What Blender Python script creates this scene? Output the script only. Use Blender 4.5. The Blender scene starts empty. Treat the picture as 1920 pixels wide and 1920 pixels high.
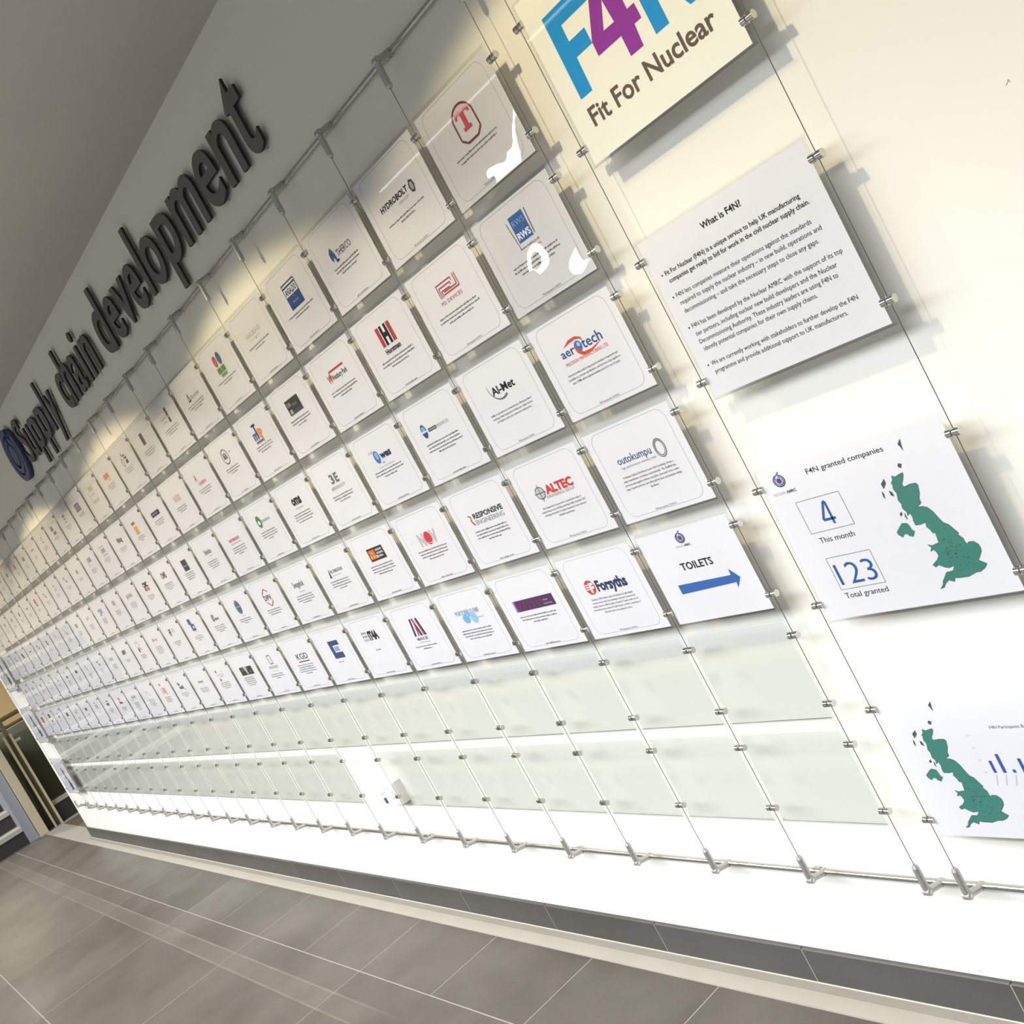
import bpy, math, random
from mathutils import Matrix, Vector

# ------------------------------------------------------------ camera, world, lights, exposure
scene = bpy.context.scene
COL = scene.collection
random.seed(7)
FZ = -1.6174        # floor level (origin: top right cable of the small grid, near eye height)
WY = 0.055          # face of the long wall; the cables hang in the plane y = 0
CZ = 1.357          # ceiling level
WEND = -9.53        # left end of the long wall

R = ((0.5161982, 0.7138245, -0.4732801), (-0.1943799, -0.4405327, -0.8764402), (-0.8341198, 0.5444129, -0.0886490))
cam_data = bpy.data.cameras.new('camera')
cam = bpy.data.objects.new('camera', cam_data)
COL.objects.link(cam)
m = Matrix(((R[0][0], -R[1][0], -R[2][0]), (R[0][1], -R[1][1], -R[2][1]), (R[0][2], -R[1][2], -R[2][2])))
cam.matrix_world = Matrix.Translation((1.738899, -1.607344, 0.093669)) @ m.to_4x4()
cam_data.sensor_width = 36.0
cam_data.lens = 2150.0 / 1920.0 * 36.0
cam_data.clip_start = 0.02
scene.camera = cam

world = bpy.data.worlds.new('world')
scene.world = world
world.use_nodes = True
wb = world.node_tree.nodes['Background']
wb.inputs['Color'].default_value = (0.80, 0.88, 1.0, 1)
wb.inputs['Strength'].default_value = 0.22

def area(name, loc, target, sx, sy, power, color):
    l = bpy.data.lights.new(name, 'AREA')
    l.shape = 'RECTANGLE'; l.size = sx; l.size_y = sy; l.energy = power; l.color = color
    o = bpy.data.objects.new(name, l); COL.objects.link(o)
    o.location = loc
    o.rotation_euler = (Vector(target) - Vector(loc)).to_track_quat('-Z', 'Y').to_euler()
    return o

# daylight through the tall glazing on the other side of the hall
area('glazing_daylight', (-3.5, -6.6, 4.75), (-3.5, 0.0, -0.3), 16.0, 3.4, 1500.0, (0.92, 0.95, 1.0))
DOWNLIGHTS = (0.29, -1.62, -3.52, -5.45, -7.4)
sh = bpy.data.lights.new('stair_fill', 'SPOT'); sh.energy = 260.0; sh.color = (1.0, 0.86, 0.62); sh.spot_size = math.radians(150); sh.spot_blend = 0.6; sh.shadow_soft_size = 0.1  # added fill without a fixture, brightens the beige wall behind the stairs
sho = bpy.data.objects.new('stair_fill', sh); COL.objects.link(sho); sho.location = (-12.9, -0.7, CZ - 0.02)
for dx in DOWNLIGHTS:
    sl = bpy.data.lights.new('downlight_lamp', 'SPOT')
    sl.energy = 56.0; sl.color = (1.0, 0.84, 0.53); sl.spot_size = math.radians(132); sl.spot_blend = 0.12
    sl.shadow_soft_size = 0.035
    so = bpy.data.objects.new('downlight_lamp', sl); COL.objects.link(so)
    so.location = (dx, -1.0, CZ - 0.012)

scene.view_settings.view_transform = 'Standard'
scene.view_settings.look = 'None'
scene.view_settings.gamma = 1.0
scene.view_settings.use_curve_mapping = False
scene.view_settings.exposure = 0.42

# ------------------------------------------------------------ materials
def srgb(h):
    v = [int(h[i:i + 2], 16) / 255 for i in (0, 2, 4)]
    return tuple(c / 12.92 if c <= 0.04045 else ((c + 0.055) / 1.055) ** 2.4 for c in v) + (1.0,)

def newmat(name):
    mt = bpy.data.materials.new(name); mt.use_nodes = True
    return mt, mt.node_tree.nodes, mt.node_tree.links, mt.node_tree.nodes['Principled BSDF']

def plain(name, color, rough=0.5, metal=0.0, noise=0.04, scale=30.0, bump=0.0, spec=0.5):
    """procedural material: colour broken up by a noise, optional fine relief"""
    mt, N, L, b = newmat(name)
    tc = N.new('ShaderNodeTexCoord')
    nz = N.new('ShaderNodeTexNoise'); nz.inputs['Scale'].default_value = scale; nz.inputs['Detail'].default_value = 4
    L.new(tc.outputs['Object'], nz.inputs['Vector'])
    mx = N.new('ShaderNodeMix'); mx.data_type = 'RGBA'
    c = color if not isinstance(color, str) else srgb(color)
    mx.inputs[6].default_value = tuple(min(1, x * (1 - noise)) for x in c[:3]) + (1,)
    mx.inputs[7].default_value = tuple(min(1, x * (1 + noise)) for x in c[:3]) + (1,)
    L.new(nz.outputs['Fac'], mx.inputs[0]); L.new(mx.outputs[2], b.inputs['Base Color'])
    b.inputs['Roughness'].default_value = rough; b.inputs['Metallic'].default_value = metal
    b.inputs['Specular IOR Level'].default_value = spec
    if bump:
        bp = N.new('ShaderNodeBump'); bp.inputs['Strength'].default_value = bump; bp.inputs['Distance'].default_value = 0.002
        L.new(nz.outputs['Fac'], bp.inputs['Height']); L.new(bp.outputs['Normal'], b.inputs['Normal'])
    return mt

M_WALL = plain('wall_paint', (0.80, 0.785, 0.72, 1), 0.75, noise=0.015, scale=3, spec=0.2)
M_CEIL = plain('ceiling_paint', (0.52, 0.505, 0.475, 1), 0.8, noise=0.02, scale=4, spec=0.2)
M_GROUT = plain('grout', (0.34, 0.32, 0.28, 1), 0.9, noise=0.1, scale=60)
M_SEAL = plain('white_sealant', (0.60, 0.57, 0.50, 1), 0.5)
M_STRIP1 = plain('stone_strip_grey', (0.30, 0.285, 0.25, 1), 0.5, noise=0.1, scale=9)
M_STRIP2 = plain('stone_strip_cream', (0.40, 0.375, 0.33, 1), 0.5, noise=0.08, scale=9)
M_STEEL = plain('brushed_steel', (0.46, 0.46, 0.45, 1), 0.38, 1.0, noise=0.08, scale=90)
M_CHROME = plain('polished_chrome', (0.62, 0.61, 0.58, 1), 0.12, 1.0, noise=0.05, scale=80)
M_ANCHOR = plain('satin_nickel', (0.50, 0.50, 0.48, 1), 0.42, 0.75, noise=0.05, scale=80)
M_RAIL = plain('steel_rail', (0.52, 0.51, 0.49, 1), 0.22, 1.0, noise=0.08, scale=40)
M_CABLE = plain('cable_wire', (0.16, 0.15, 0.13, 1), 0.4, 0.8)
M_LETTER = plain('letter_face', (0.150, 0.138, 0.130, 1), 0.65, noise=0.1, scale=12, spec=0.3)
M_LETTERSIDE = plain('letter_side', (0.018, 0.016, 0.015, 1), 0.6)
M_PAPER = plain('white_paper', (0.93, 0.92, 0.975, 1), 0.55, noise=0.01, scale=8, spec=0.25)
_n, _l = M_PAPER.node_tree.nodes, M_PAPER.node_tree.links     # thin paper lets some light through
_t = _n.new('ShaderNodeBsdfTranslucent'); _t.inputs['Color'].default_value = (0.95, 0.93, 0.93, 1)
_x = _n.new('ShaderNodeMixShader'); _x.inputs[0].default_value = 0.36
_l.new(_n['Principled BSDF'].outputs[0], _x.inputs[1]); _l.new(_t.outputs[0], _x.inputs[2]); _l.new(_x.outputs[0], _n['Material Output'].inputs[0])
M_BOARD = plain('cream_board', (0.93, 0.92, 0.84, 1), 0.6, noise=0.01, scale=8, spec=0.2)
M_BLUE1 = plain('disc_blue', (0.045, 0.085, 0.20, 1), 0.4)
M_BLUE2 = plain('disc_dark_blue', (0.018, 0.03, 0.07, 1), 0.5)
M_WHITEPL = plain('white_plastic', (0.82, 0.82, 0.80, 1), 0.35)
M_CREAM = plain('cream_paint', (0.50, 0.44, 0.29, 1), 0.6, noise=0.05, scale=5)
M_BEIGE = plain('beige_paint', (0.56, 0.43, 0.25, 1), 0.7, noise=0.05, scale=3)
M_DARK = plain('dark_riser', (0.028, 0.022, 0.02, 1), 0.5)
M_NOSE = plain('stair_nosing', (0.36, 0.35, 0.32, 1), 0.5)
M_RAILW = plain('rail_olive', (0.16, 0.13, 0.07, 1), 0.4)
M_BROWNF = plain('brown_floor', (0.16, 0.125, 0.085, 1), 0.5, noise=0.1, scale=6)

def tile_mat(name, c1, c2, tint, rough, residue=False):
    mt, N, L, b = newmat(name)
    tc = N.new('ShaderNodeNewGeometry'); oi = N.new('ShaderNodeObjectInfo')
    vm = N.new('ShaderNodeVectorMath'); vm.operation = 'MULTIPLY_ADD'
    L.new(tc.outputs['Position'], vm.inputs[0]); vm.inputs[1].default_value = (1.0, 1.15, 1.0)
    cb = N.new('ShaderNodeCombineXYZ'); ml = N.new('ShaderNodeMath'); ml.operation = 'MULTIPLY'; ml.inputs[1].default_value = 0.4
    L.new(oi.outputs['Random'], ml.inputs[0]); L.new(ml.outputs[0], cb.inputs[0]); L.new(ml.outputs[0], cb.inputs[1])
    L.new(cb.outputs[0], vm.inputs[2])
    n1 = N.new('ShaderNodeTexNoise'); n1.inputs['Scale'].default_value = 1.5; n1.inputs['Detail'].default_value = 8; n1.inputs['Roughness'].default_value = 0.58
    L.new(vm.outputs[0], n1.inputs['Vector'])
    rp = N.new('ShaderNodeValToRGB')
    rp.color_ramp.elements[0].position = 0.28; rp.color_ramp.elements[0].color = c1 + (1,)
    rp.color_ramp.elements[1].position = 0.76; rp.color_ramp.elements[1].color = c2 + (1,)
    L.new(n1.outputs['Fac'], rp.inputs[0])
    n2 = N.new('ShaderNodeTexNoise'); n2.inputs['Scale'].default_value = 160; n2.inputs['Detail'].default_value = 3
    L.new(tc.outputs['Position'], n2.inputs['Vector'])
    mx = N.new('ShaderNodeMix'); mx.data_type = 'RGBA'; mx.blend_type = 'MULTIPLY'; mx.inputs[0].default_value = 0.25
    L.new(rp.outputs[0], mx.inputs[6]); L.new(n2.outputs['Color'], mx.inputs[7])
    hs = N.new('ShaderNodeHueSaturation'); hs.inputs['Saturation'].default_value = 1.0
    mr = N.new('ShaderNodeMapRange'); mr.inputs['To Min'].default_value = 1.0 - tint; mr.inputs['To Max'].default_value = 1.0 + tint
    L.new(oi.outputs['Random'], mr.inputs['Value']); L.new(mr.outputs[0], hs.inputs['Value']); L.new(mx.outputs[2], hs.inputs['Color'])
    out = hs.outputs[0]
    if residue:   # pale trace left by a strip of floor tape, a stain on the tiles themselves
        sp = N.new('ShaderNodeSeparateXYZ'); L.new(tc.outputs['Position'], sp.inputs[0])
        def band(lo, hi, soft, src):
            a = N.new('ShaderNodeMapRange'); a.interpolation_type = 'SMOOTHSTEP'
            a.inputs['From Min'].default_value = lo; a.inputs['From Max'].default_value = lo + soft
            c = N.new('ShaderNodeMapRange'); c.interpolation_type = 'SMOOTHSTEP'
            c.inputs['From Min'].default_value = hi - soft; c.inputs['From Max'].default_value = hi
            c.inputs['To Min'].default_value = 1; c.inputs['To Max'].default_value = 0
            L.new(src, a.inputs['Value']); L.new(src, c.inputs['Value'])
            p = N.new('ShaderNodeMath'); p.operation = 'MULTIPLY'; L.new(a.outputs[0], p.inputs[0]); L.new(c.outputs[0], p.inputs[1])
            return p.outputs[0]
        e1 = band(-0.592, -0.580, 0.004, sp.outputs['Y']); e2 = band(-0.500, -0.488, 0.004, sp.outputs['Y'])
        e3 = band(-0.59, -0.49, 0.01, sp.outputs['Y'])
        ad = N.new('ShaderNodeMath'); ad.operation = 'ADD'; L.new(e1, ad.inputs[0]); L.new(e2, ad.inputs[1])
        wx = band(-13.0, -1.9, 0.9, sp.outputs['X'])
        nb = N.new('ShaderNodeTexNoise'); nb.inputs['Scale'].default_value = 3.0; nb.inputs['Detail'].default_value = 4
        L.new(tc.outputs['Position'], nb.inputs['Vector'])
        st = N.new('ShaderNodeMath'); st.operation = 'MULTIPLY_ADD'; st.inputs[1].default_value = 0.45
        s3 = N.new('ShaderNodeMath'); s3.operation = 'MULTIPLY'; s3.inputs[1].default_value = 0.16; L.new(e3, s3.inputs[0])
        L.new(ad.outputs[0], st.inputs[0]); L.new(s3.outputs[0], st.inputs[2])
        q = N.new('ShaderNodeMath'); q.operation = 'MULTIPLY'; L.new(st.outputs[0], q.inputs[0]); L.new(wx, q.inputs[1])
        q2 = N.new('ShaderNodeMath'); q2.operation = 'MULTIPLY'; L.new(q.outputs[0], q2.inputs[0]); L.new(nb.outputs['Fac'], q2.inputs[1])
        q3 = N.new('ShaderNodeMath'); q3.operation = 'MULTIPLY'; q3.inputs[1].default_value = 1.7; L.new(q2.outputs[0], q3.inputs[0])
        m2 = N.new('ShaderNodeMix'); m2.data_type = 'RGBA'; L.new(q3.outputs[0], m2.inputs[0]); L.new(out, m2.inputs[6])
        m2.inputs[7].default_value = (0.27, 0.24, 0.19, 1); out = m2.outputs[2]
    L.new(out, b.inputs['Base Color']); b.inputs['Roughness'].default_value = rough
    b.inputs['Specular IOR Level'].default_value = 0.35
    bp = N.new('ShaderNodeBump'); bp.inputs['Strength'].default_value = 0.22; bp.inputs['Distance'].default_value = 0.001
    L.new(n2.outputs['Fac'], bp.inputs['Height']); L.new(bp.outputs['Normal'], b.inputs['Normal'])
    return mt
M_TILE = tile_mat('floor_tile_stone', (0.080, 0.071, 0.061), (0.168, 0.155, 0.139), 0.02, 0.42, residue=True)
M_SKIRT = tile_mat('skirting_tile_stone', (0.066, 0.062, 0.058), (0.098, 0.093, 0.088), 0.05, 0.45)

def acrylic(name, tint, ior, rough=0.02, wave=0.0, fscale=1.0, wdist=0.004, woff=(0, 0, 0)):
    mt, N, L, b = newmat(name)
    N.remove(b); out = N['Material Output']
    tr = N.new('ShaderNodeBsdfTransparent'); tr.inputs[0].default_value = tint + (1,)
    gl = N.new('ShaderNodeBsdfGlossy'); gl.inputs['Roughness'].default_value = rough
    # reflectance of a clear sheet, the same from both faces (Schlick)
    ge = N.new('ShaderNodeNewGeometry'); dt = N.new('ShaderNodeVectorMath'); dt.operation = 'DOT_PRODUCT'
    L.new(ge.outputs['Incoming'], dt.inputs[0]); L.new(ge.outputs['Normal'], dt.inputs[1])
    ab = N.new('ShaderNodeMath'); ab.operation = 'ABSOLUTE'; L.new(dt.outputs['Value'], ab.inputs[0])
    om = N.new('ShaderNodeMath'); om.operation = 'SUBTRACT'; om.inputs[0].default_value = 1.0; L.new(ab.outputs[0], om.inputs[1])
    pw = N.new('ShaderNodeMath'); pw.operation = 'POWER'; pw.inputs[1].default_value = 5.0; L.new(om.outputs[0], pw.inputs[0])
    f0 = ((ior - 1) / (ior + 1)) ** 2
    fr = N.new('ShaderNodeMath'); fr.operation = 'MULTIPLY_ADD'; fr.inputs[1].default_value = (1 - f0) * fscale; fr.inputs[2].default_value = f0; L.new(pw.outputs[0], fr.inputs[0])
    mx = N.new('ShaderNodeMixShader')
    if wave:
        tc = N.new('ShaderNodeNewGeometry'); nz = N.new('ShaderNodeTexNoise'); nz.inputs['Scale'].default_value = wave; nz.inputs['Detail'].default_value = 0.5
        va = N.new('ShaderNodeVectorMath'); va.inputs[1].default_value = woff
        L.new(tc.outputs['Position'], va.inputs[0]); L.new(va.outputs[0], nz.inputs['Vector'])
        bp = N.new('ShaderNodeBump'); bp.inputs['Strength'].default_value = 1.0; bp.inputs['Distance'].default_value = wdist
        L.new(nz.outputs['Fac'], bp.inputs['Height']); L.new(bp.outputs['Normal'], gl.inputs['Normal'])
    L.new(fr.outputs[0], mx.inputs[0]); L.new(tr.outputs[0], mx.inputs[1]); L.new(gl.outputs[0], mx.inputs[2]); L.new(mx.outputs[0], out.inputs[0])
    return mt
M_ACRYL = acrylic('clear_acrylic', (0.966, 0.972, 0.970), 1.25, fscale=0.42)
M_FILM = acrylic('laminate_film', (0.99, 0.99, 0.99), 1.85, wave=3.4, wdist=0.040, woff=(9.0, 0, 4.0))
M_FILM2 = acrylic('laminate_film_buckled', (0.99, 0.99, 0.99), 1.85, wave=5.0, wdist=0.070, woff=(6.2, 0, 4.4))
M_GLASSD = acrylic('green_glass', (0.78, 0.80, 0.72), 1.45)
M_EDGE = acrylic('acrylic_edge', (0.93, 0.94, 0.93), 1.4, 0.1, fscale=0.4)
ME, NE_, LE_, BE_ = newmat('lamp_lens')
BE_.inputs['Emission Color'].default_value = (1, 0.85, 0.6, 1); BE_.inputs['Emission Strength'].default_value = 6.0

INKS = {}
def ink(h):
    if h not in INKS:
        INKS[h] = plain('ink_' + h, h, 0.6, noise=0.03, scale=200, spec=0.2)
    return INKS[h]

# ------------------------------------------------------------ mesh helpers
class MB:
    def __init__(s): s.v = []; s.f = []; s.m = []; s.sm = []
    def add(s, vs, fs, mi=0, smooth=False):
        o = len(s.v); s.v += [tuple(p) for p in vs]
        for f in fs: s.f.append(tuple(o + i for i in f)); s.m.append(mi); s.sm.append(smooth)
        return s
    def box(s, x0, x1, y0, y1, z0, z1, mi=0, side=None, ymat=None):
        vs = [(x, y, z) for x in (x0, x1) for y in (y0, y1) for z in (z0, z1)]
        fs = [(0, 1, 3, 2), (4, 6, 7, 5), (0, 4, 5, 1), (2, 3, 7, 6), (0, 2, 6, 4), (1, 5, 7, 3)]
        for k, f in enumerate(fs):
            s.add([vs[i] for i in f], [(0, 1, 2, 3)], side if (side is not None and k not in (2, 3)) else mi)
        return s
    def cyl(s, p0, p1, r, n=14, mi=0, r1=None, smooth=True):
        p0 = Vector(p0); p1 = Vector(p1); ax = (p1 - p0).normalized()
        u = ax.orthogonal().normalized(); w = ax.cross(u); r1 = r if r1 is None else r1
        ring0 = [p0 + (u * math.cos(2 * math.pi * i / n) + w * math.sin(2 * math.pi * i / n)) * r for i in range(n)]
        ring1 = [p1 + (u * math.cos(2 * math.pi * i / n) + w * math.sin(2 * math.pi * i / n)) * r1 for i in range(n)]
        s.add(ring0 + ring1, [(i, (i + 1) % n, n + (i + 1) % n, n + i) for i in range(n)], mi, smooth)
        s.add(ring0, [tuple(reversed(range(n)))], mi); s.add(ring1, [tuple(range(n))], mi)
        return s
    def mesh(s, name, mats):
        me = bpy.data.meshes.new(name); me.from_pydata(s.v, [], s.f)
        for mt in mats: me.materials.append(mt)
        me.polygons.foreach_set('material_index', s.m); me.polygons.foreach_set('use_smooth', s.sm)
        me.update(); return me

def obj(name, me, parent=None, loc=(0, 0, 0), **props):
    o = bpy.data.objects.new(name, me); COL.objects.link(o); o.location = loc
    if parent is not None: o.parent = parent
    for k, v in props.items(): o[k] = v
    return o
def empty(name, loc, label, cat, group=None):
    o = bpy.data.objects.new(name, None); COL.objects.link(o); o.location = loc
    o.empty_display_size = 0.02; o['label'] = label; o['category'] = cat
    if group: o['group'] = group
    return o

TXT = {}
def glyphs(text, bold=0.0, res=3, extrude=0.0):
    """text turned into flat mesh data with the built-in font; cached"""
    key = (text, bold, res, extrude)
    if key not in TXT:
        c = bpy.data.curves.new('t', 'FONT'); c.body = text; c.size = 1.0; c.resolution_u = res; c.offset = bold; c.extrude = extrude; c.fill_mode = 'BOTH' if extrude else 'FRONT'
        o = bpy.data.objects.new('t', c); COL.objects.link(o)
        dg = bpy.context.evaluated_depsgraph_get()
        me = bpy.data.meshes.new_from_object(o.evaluated_get(dg))
        TXT[key] = ([tuple(v.co) for v in me.vertices], [tuple(p.vertices) for p in me.polygons])
        bpy.data.objects.remove(o); bpy.data.curves.remove(c); bpy.data.meshes.remove(me)
    return TXT[key]

class Print:
    """flat print; coordinates in millimetres of the sheet, x right, y up, seen from the front"""
    def __init__(s): s.v = []; s.f = []; s.m = []; s.mats = []; s.lay = 0
    def mi(s, h):
        if h not in s.mats: s.mats.append(h)
        return s.mats.index(h)
    def tri(s, pts, faces, h, split=False):
        if split:      # faces of a thickened glyph overlap a little: give each its own hair's breadth of depth
            o = len(s.v); y0 = -0.00003 * s.lay; s.lay += 3 if s.lay < 12 else 0; k = s.mi(h)
            for i, f in enumerate(faces):
                o = len(s.v); yy = y0 - 0.000008 * (i % 9)
                s.v += [(pts[j][0] / 1000, yy, pts[j][1] / 1000) for j in f]; s.f.append(tuple(range(o, o + len(f)))); s.m.append(k)
            return
        o = len(s.v); y = -0.00003 * s.lay; s.lay += 1 if s.lay < 12 else 0
        s.v += [(x / 1000, y, z / 1000) for x, z in pts]; k = s.mi(h)
        for f in faces: s.f.append(tuple(o + i for i in f)); s.m.append(k)
    def poly(s, pts, h): s.tri(pts, [tuple(range(len(pts)))], h); return s
    def rect(s, x0, y0, x1, y1, h): return s.poly([(x0, y0), (x1, y0), (x1, y1), (x0, y1)], h)
    def ell(s, cx, cy, rx, ry, h, n=28): return s.poly([(cx + rx * math.cos(2 * math.pi * i / n), cy + ry * math.sin(2 * math.pi * i / n)) for i in range(n)], h)
    def arc(s, cx, cy, rx, ry, w, h, a0=0, a1=360, w1=None, n=32):
        w1 = w if w1 is None else w1; P = []
        for i in range(n + 1):
            a = math.radians(a0 + (a1 - a0) * i / n); ww = w + (w1 - w) * i / n
            P.append((cx + rx * math.cos(a), cy + ry * math.sin(a))); P.append((cx + (rx - ww) * math.cos(a), cy + (ry - ww) * math.sin(a)))
        s.tri(P, [(2 * i, 2 * i + 2, 2 * i + 3, 2 * i + 1) for i in range(n)], h); return s
    def line(s, pts, w, h):
        for i, (a, b) in enumerate(zip(pts[:-1], pts[1:])):
            dx, dy = b[0] - a[0], b[1] - a[1]; l = math.hypot(dx, dy) or 1; nx, ny = -dy / l * w / 2, dx / l * w / 2
            s.tri([(a[0] + nx, a[1] + ny), (b[0] + nx, b[1] + ny), (b[0] - nx, b[1] - ny), (a[0] - nx, a[1] - ny)], [(0, 1, 2, 3)], h)
            if i % 3 == 2: s.lay = max(0, s.lay - 3)
        return s
    def frame(s, x0, y0, x1, y1, w, h, r=0):
        if r:
            pts = []
            for cx, cy, a0 in ((x1 - r, y1 - r, 0), (x0 + r, y1 - r, 90), (x0 + r, y0 + r, 180), (x1 - r, y0 + r, 270)):
                pts += [(cx + r * math.cos(math.radians(a0 + t)), cy + r * math.sin(math.radians(a0 + t))) for t in range(0, 91, 15)]
        else: pts = [(x0, y0), (x1, y0), (x1, y1), (x0, y1)]
        return s.line(pts + [pts[0]], w, h)
    def text(s, t, x0, x1, y, ch, h, bold=0.0, shear=0.0, res=2):
        """text between x0 and x1, baseline y, cap height ch"""
        vs, fs = glyphs(t, bold, res)
        if not vs: return s
        a = min(v[0] for v in vs); b = max(v[0] for v in vs); k = (x1 - x0) / (b - a); q = ch / 0.729
        s.tri([(x0 + (v[0] - a) * k + v[1] * q * shear, y + v[1] * q) for v in vs], fs, h, bold > 0.01 and len(t) < 40); return s
    def words(s, cx, y, halfw, h, col='4a4a50', fine=True, hgt=4.2):
        """one line of illegible small print: a stroke per letter"""
        x = -halfw; end = halfw
        while x < end - 2:
            n = random.choice((2, 3, 4, 5, 6, 7, 8, 9)); 
            if fine:
                for i in range(n):
                    if x > end: break
                    hh = hgt * random.choice((0.62, 0.62, 0.66, 1.0)); lo = -hgt * 0.25 if random.random() < 0.12 else 0
                    s.rect(cx + x, y + lo, cx + x + 1.35, y + hh, col); s.lay = max(0, s.lay - 1); x += 2.25
            else:
                w = min(n * 2.25, end - x); s.rect(cx + x, y, cx + x + w, y + hgt * 0.62, col); s.lay = max(0, s.lay - 1); x += w
            x += 1.9
        return s
    def build(s, name, parent, y=-0.0006):
        if not s.f: return None
        me = bpy.data.meshes.new(name); me.from_pydata(s.v, [], s.f)
        for h in s.mats: me.materials.append(ink(h))
        me.polygons.foreach_set('material_index', s.m); me.update()
        return obj(name, me, parent, (0, y, 0))

# ------------------------------------------------------------ setting
def struct(name, mb, mats, parent=None, **kw):
    o = obj(name, mb.mesh(name, mats), parent)
    if parent is None: o['kind'] = 'structure'
    for k, v in kw.items(): o[k] = v
    return o
XR = 3.2
struct('wall_back', MB().box(WEND, XR, WY, WY + 0.25, FZ, CZ + 0.1), [M_WALL])
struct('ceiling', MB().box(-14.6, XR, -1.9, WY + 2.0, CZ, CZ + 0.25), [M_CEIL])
struct('wall_left', MB().box(-14.8, -14.55, -7.0, 2.0, FZ, CZ + 2.2), [M_BEIGE])
struct('wall_far', MB().box(-14.6, WEND, 1.85, 2.0, FZ, CZ), [M_BEIGE])
fl = struct('floor', MB().box(-14.6, XR, -7.0, 2.0, FZ - 0.06, FZ - 0.0004), [M_GROUT])
TP = 0.612
def tile_mesh(w, d):
    b = MB(); g = 0.0015; gy = 0.0017; e = 0.0008; x0, x1, y0, y1 = g, w - g, gy, d - gy
    vs = [(x0, y0, -0.008), (x1, y0, -0.008), (x1, y1, -0.008), (x0, y1, -0.008), (x0, y0, -e), (x1, y0, -e), (x1, y1, -e), (x0, y1, -e),
          (x0 + e, y0 + e, 0), (x1 - e, y0 + e, 0), (x1 - e, y1 - e, 0), (x0 + e, y1 - e, 0)]
    fs = [(0, 1, 5, 4), (1, 2, 6, 5), (2, 3, 7, 6), (3, 0, 4, 7), (4, 5, 9, 8), (5, 6, 10, 9), (6, 7, 11, 10), (7, 4, 8, 11), (8, 9, 10, 11)]
    return b.add(vs, fs).mesh('floor_tile', [M_TILE])
rows = [(-0.040, 0.327), (-0.367, 0.885), (-1.252, 0.885), (-2.137, 0.885)]
tm = {0.327: tile_mesh(TP, 0.327), 0.885: tile_mesh(2 * TP, 0.885)}
for y1, dp in rows:
    wd = TP if dp < 0.5 else 2 * TP
    for k in range(30):
        x0 = (-0.88 if dp < 0.5 else -1.492) + TP * 6 - (k + 1) * wd
        if x0 < -14.5: break
        if x0 + wd > XR: continue
        obj('floor_tile', tm[dp], fl, (x0, y1 - dp, FZ))
struct('trim_1', MB().box(WEND, XR, 0.012, 0.046, FZ - 0.01, FZ + 0.002), [M_STRIP1])
struct('trim_2', MB().box(-11.4, XR, -0.040, 0.011, FZ - 0.01, FZ + 0.002), [M_STRIP2])
struct('trim_3', MB().box(-11.4, WEND - 0.003, 0.012, 0.15, FZ - 0.01, FZ + 0.003), [M_STRIP2])
struct('trim_4', MB().cyl((WEND, 0.0412, FZ + 0.002), (XR, 0.0412, FZ + 0.002), 0.0019, 8), [M_SEAL])
struct('floor_beyond', MB().box(-11.39, WEND - 0.004, 0.152, 1.84, FZ - 0.01, FZ + 0.002), [M_BROWNF])
bb = struct('baseboard_back', MB().box(WEND, XR, WY - 0.0119, WY - 0.0005, FZ + 0.001, FZ + 0.1012), [M_GROUT])
def skirt_mesh(w):
    b = MB(); g = 0.0020; yf = WY - 0.0125; yb = WY - 0.001; z0 = FZ + 0.004; z1 = FZ + 0.105; e = 0.003
    prof = [(yb, z0), (yf, z0), (yf, z1 - e), (yf + e, z1), (yb, z1)]
    vs = [(g, y, z) for y, z in prof] + [(w - g, y, z) for y, z in prof]; n = len(prof)
    fs = [(i, i + n, (i + 1) % n + n, (i + 1) % n) for i in range(n)] + [tuple(range(n)), tuple(reversed(range(n, 2 * n)))]
    return b.add(vs, fs).mesh('skirting_tile', [M_SKIRT])
SP = 0.6165; sm = skirt_mesh(SP)
x = 0.0465 + SP * 4
while x > WEND + SP:
    obj('skirting_tile', sm, bb, (x - SP + SP, 0, 0)); x -= SP
obj('skirting_tile', skirt_mesh(x + SP - WEND), bb, (WEND, 0, 0))

# downlights in the ceiling (their lamps are at the top of the script)
db = MB(); n = 28
for r0, r1, z0, z1 in ((0.050, 0.036, 0, -0.002), (0.050, 0.050, 0.012, 0)):
    vs = [(r * math.cos(2 * math.pi * i / n), r * math.sin(2 * math.pi * i / n), z) for r, z in ((r0, z0), (r1, z1)) for i in range(n)]
    db.add(vs, [(i, (i + 1) % n, n + (i + 1) % n, n + i) for i in range(n)], 0, True)
ring_me = db.mesh('trim_ring', [M_STEEL])
lens_me = MB().cyl((0, 0, 0.004), (0, 0, 0.010), 0.036, 20).mesh('lens', [ME])
ORD = ['', 'first', 'second', 'third', 'fourth', 'fifth', 'sixth', 'seventh', 'eighth', 'ninth', 'tenth', 'eleventh', 'twelfth', 'thirteenth', 'fourteenth', 'fifteenth', 'sixteenth',
       'seventeenth', 'eighteenth', 'nineteenth', 'twentieth', 'twenty-first', 'twenty-second', 'twenty-third', 'twenty-fourth', 'twenty-fifth', 'twenty-sixth', 'twenty-seventh', 'twenty-eighth']
for i, dx in enumerate(DOWNLIGHTS):
    t = empty('downlight', (dx, -1.0, CZ - 0.004), 'round recessed ceiling downlight, %s from the right along the wall' % ORD[i + 1], 'downlight', 'downlights along the wall')
    obj('trim_ring', ring_me, t); obj('lens', lens_me, t, (0, 0, 0.0))

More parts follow.
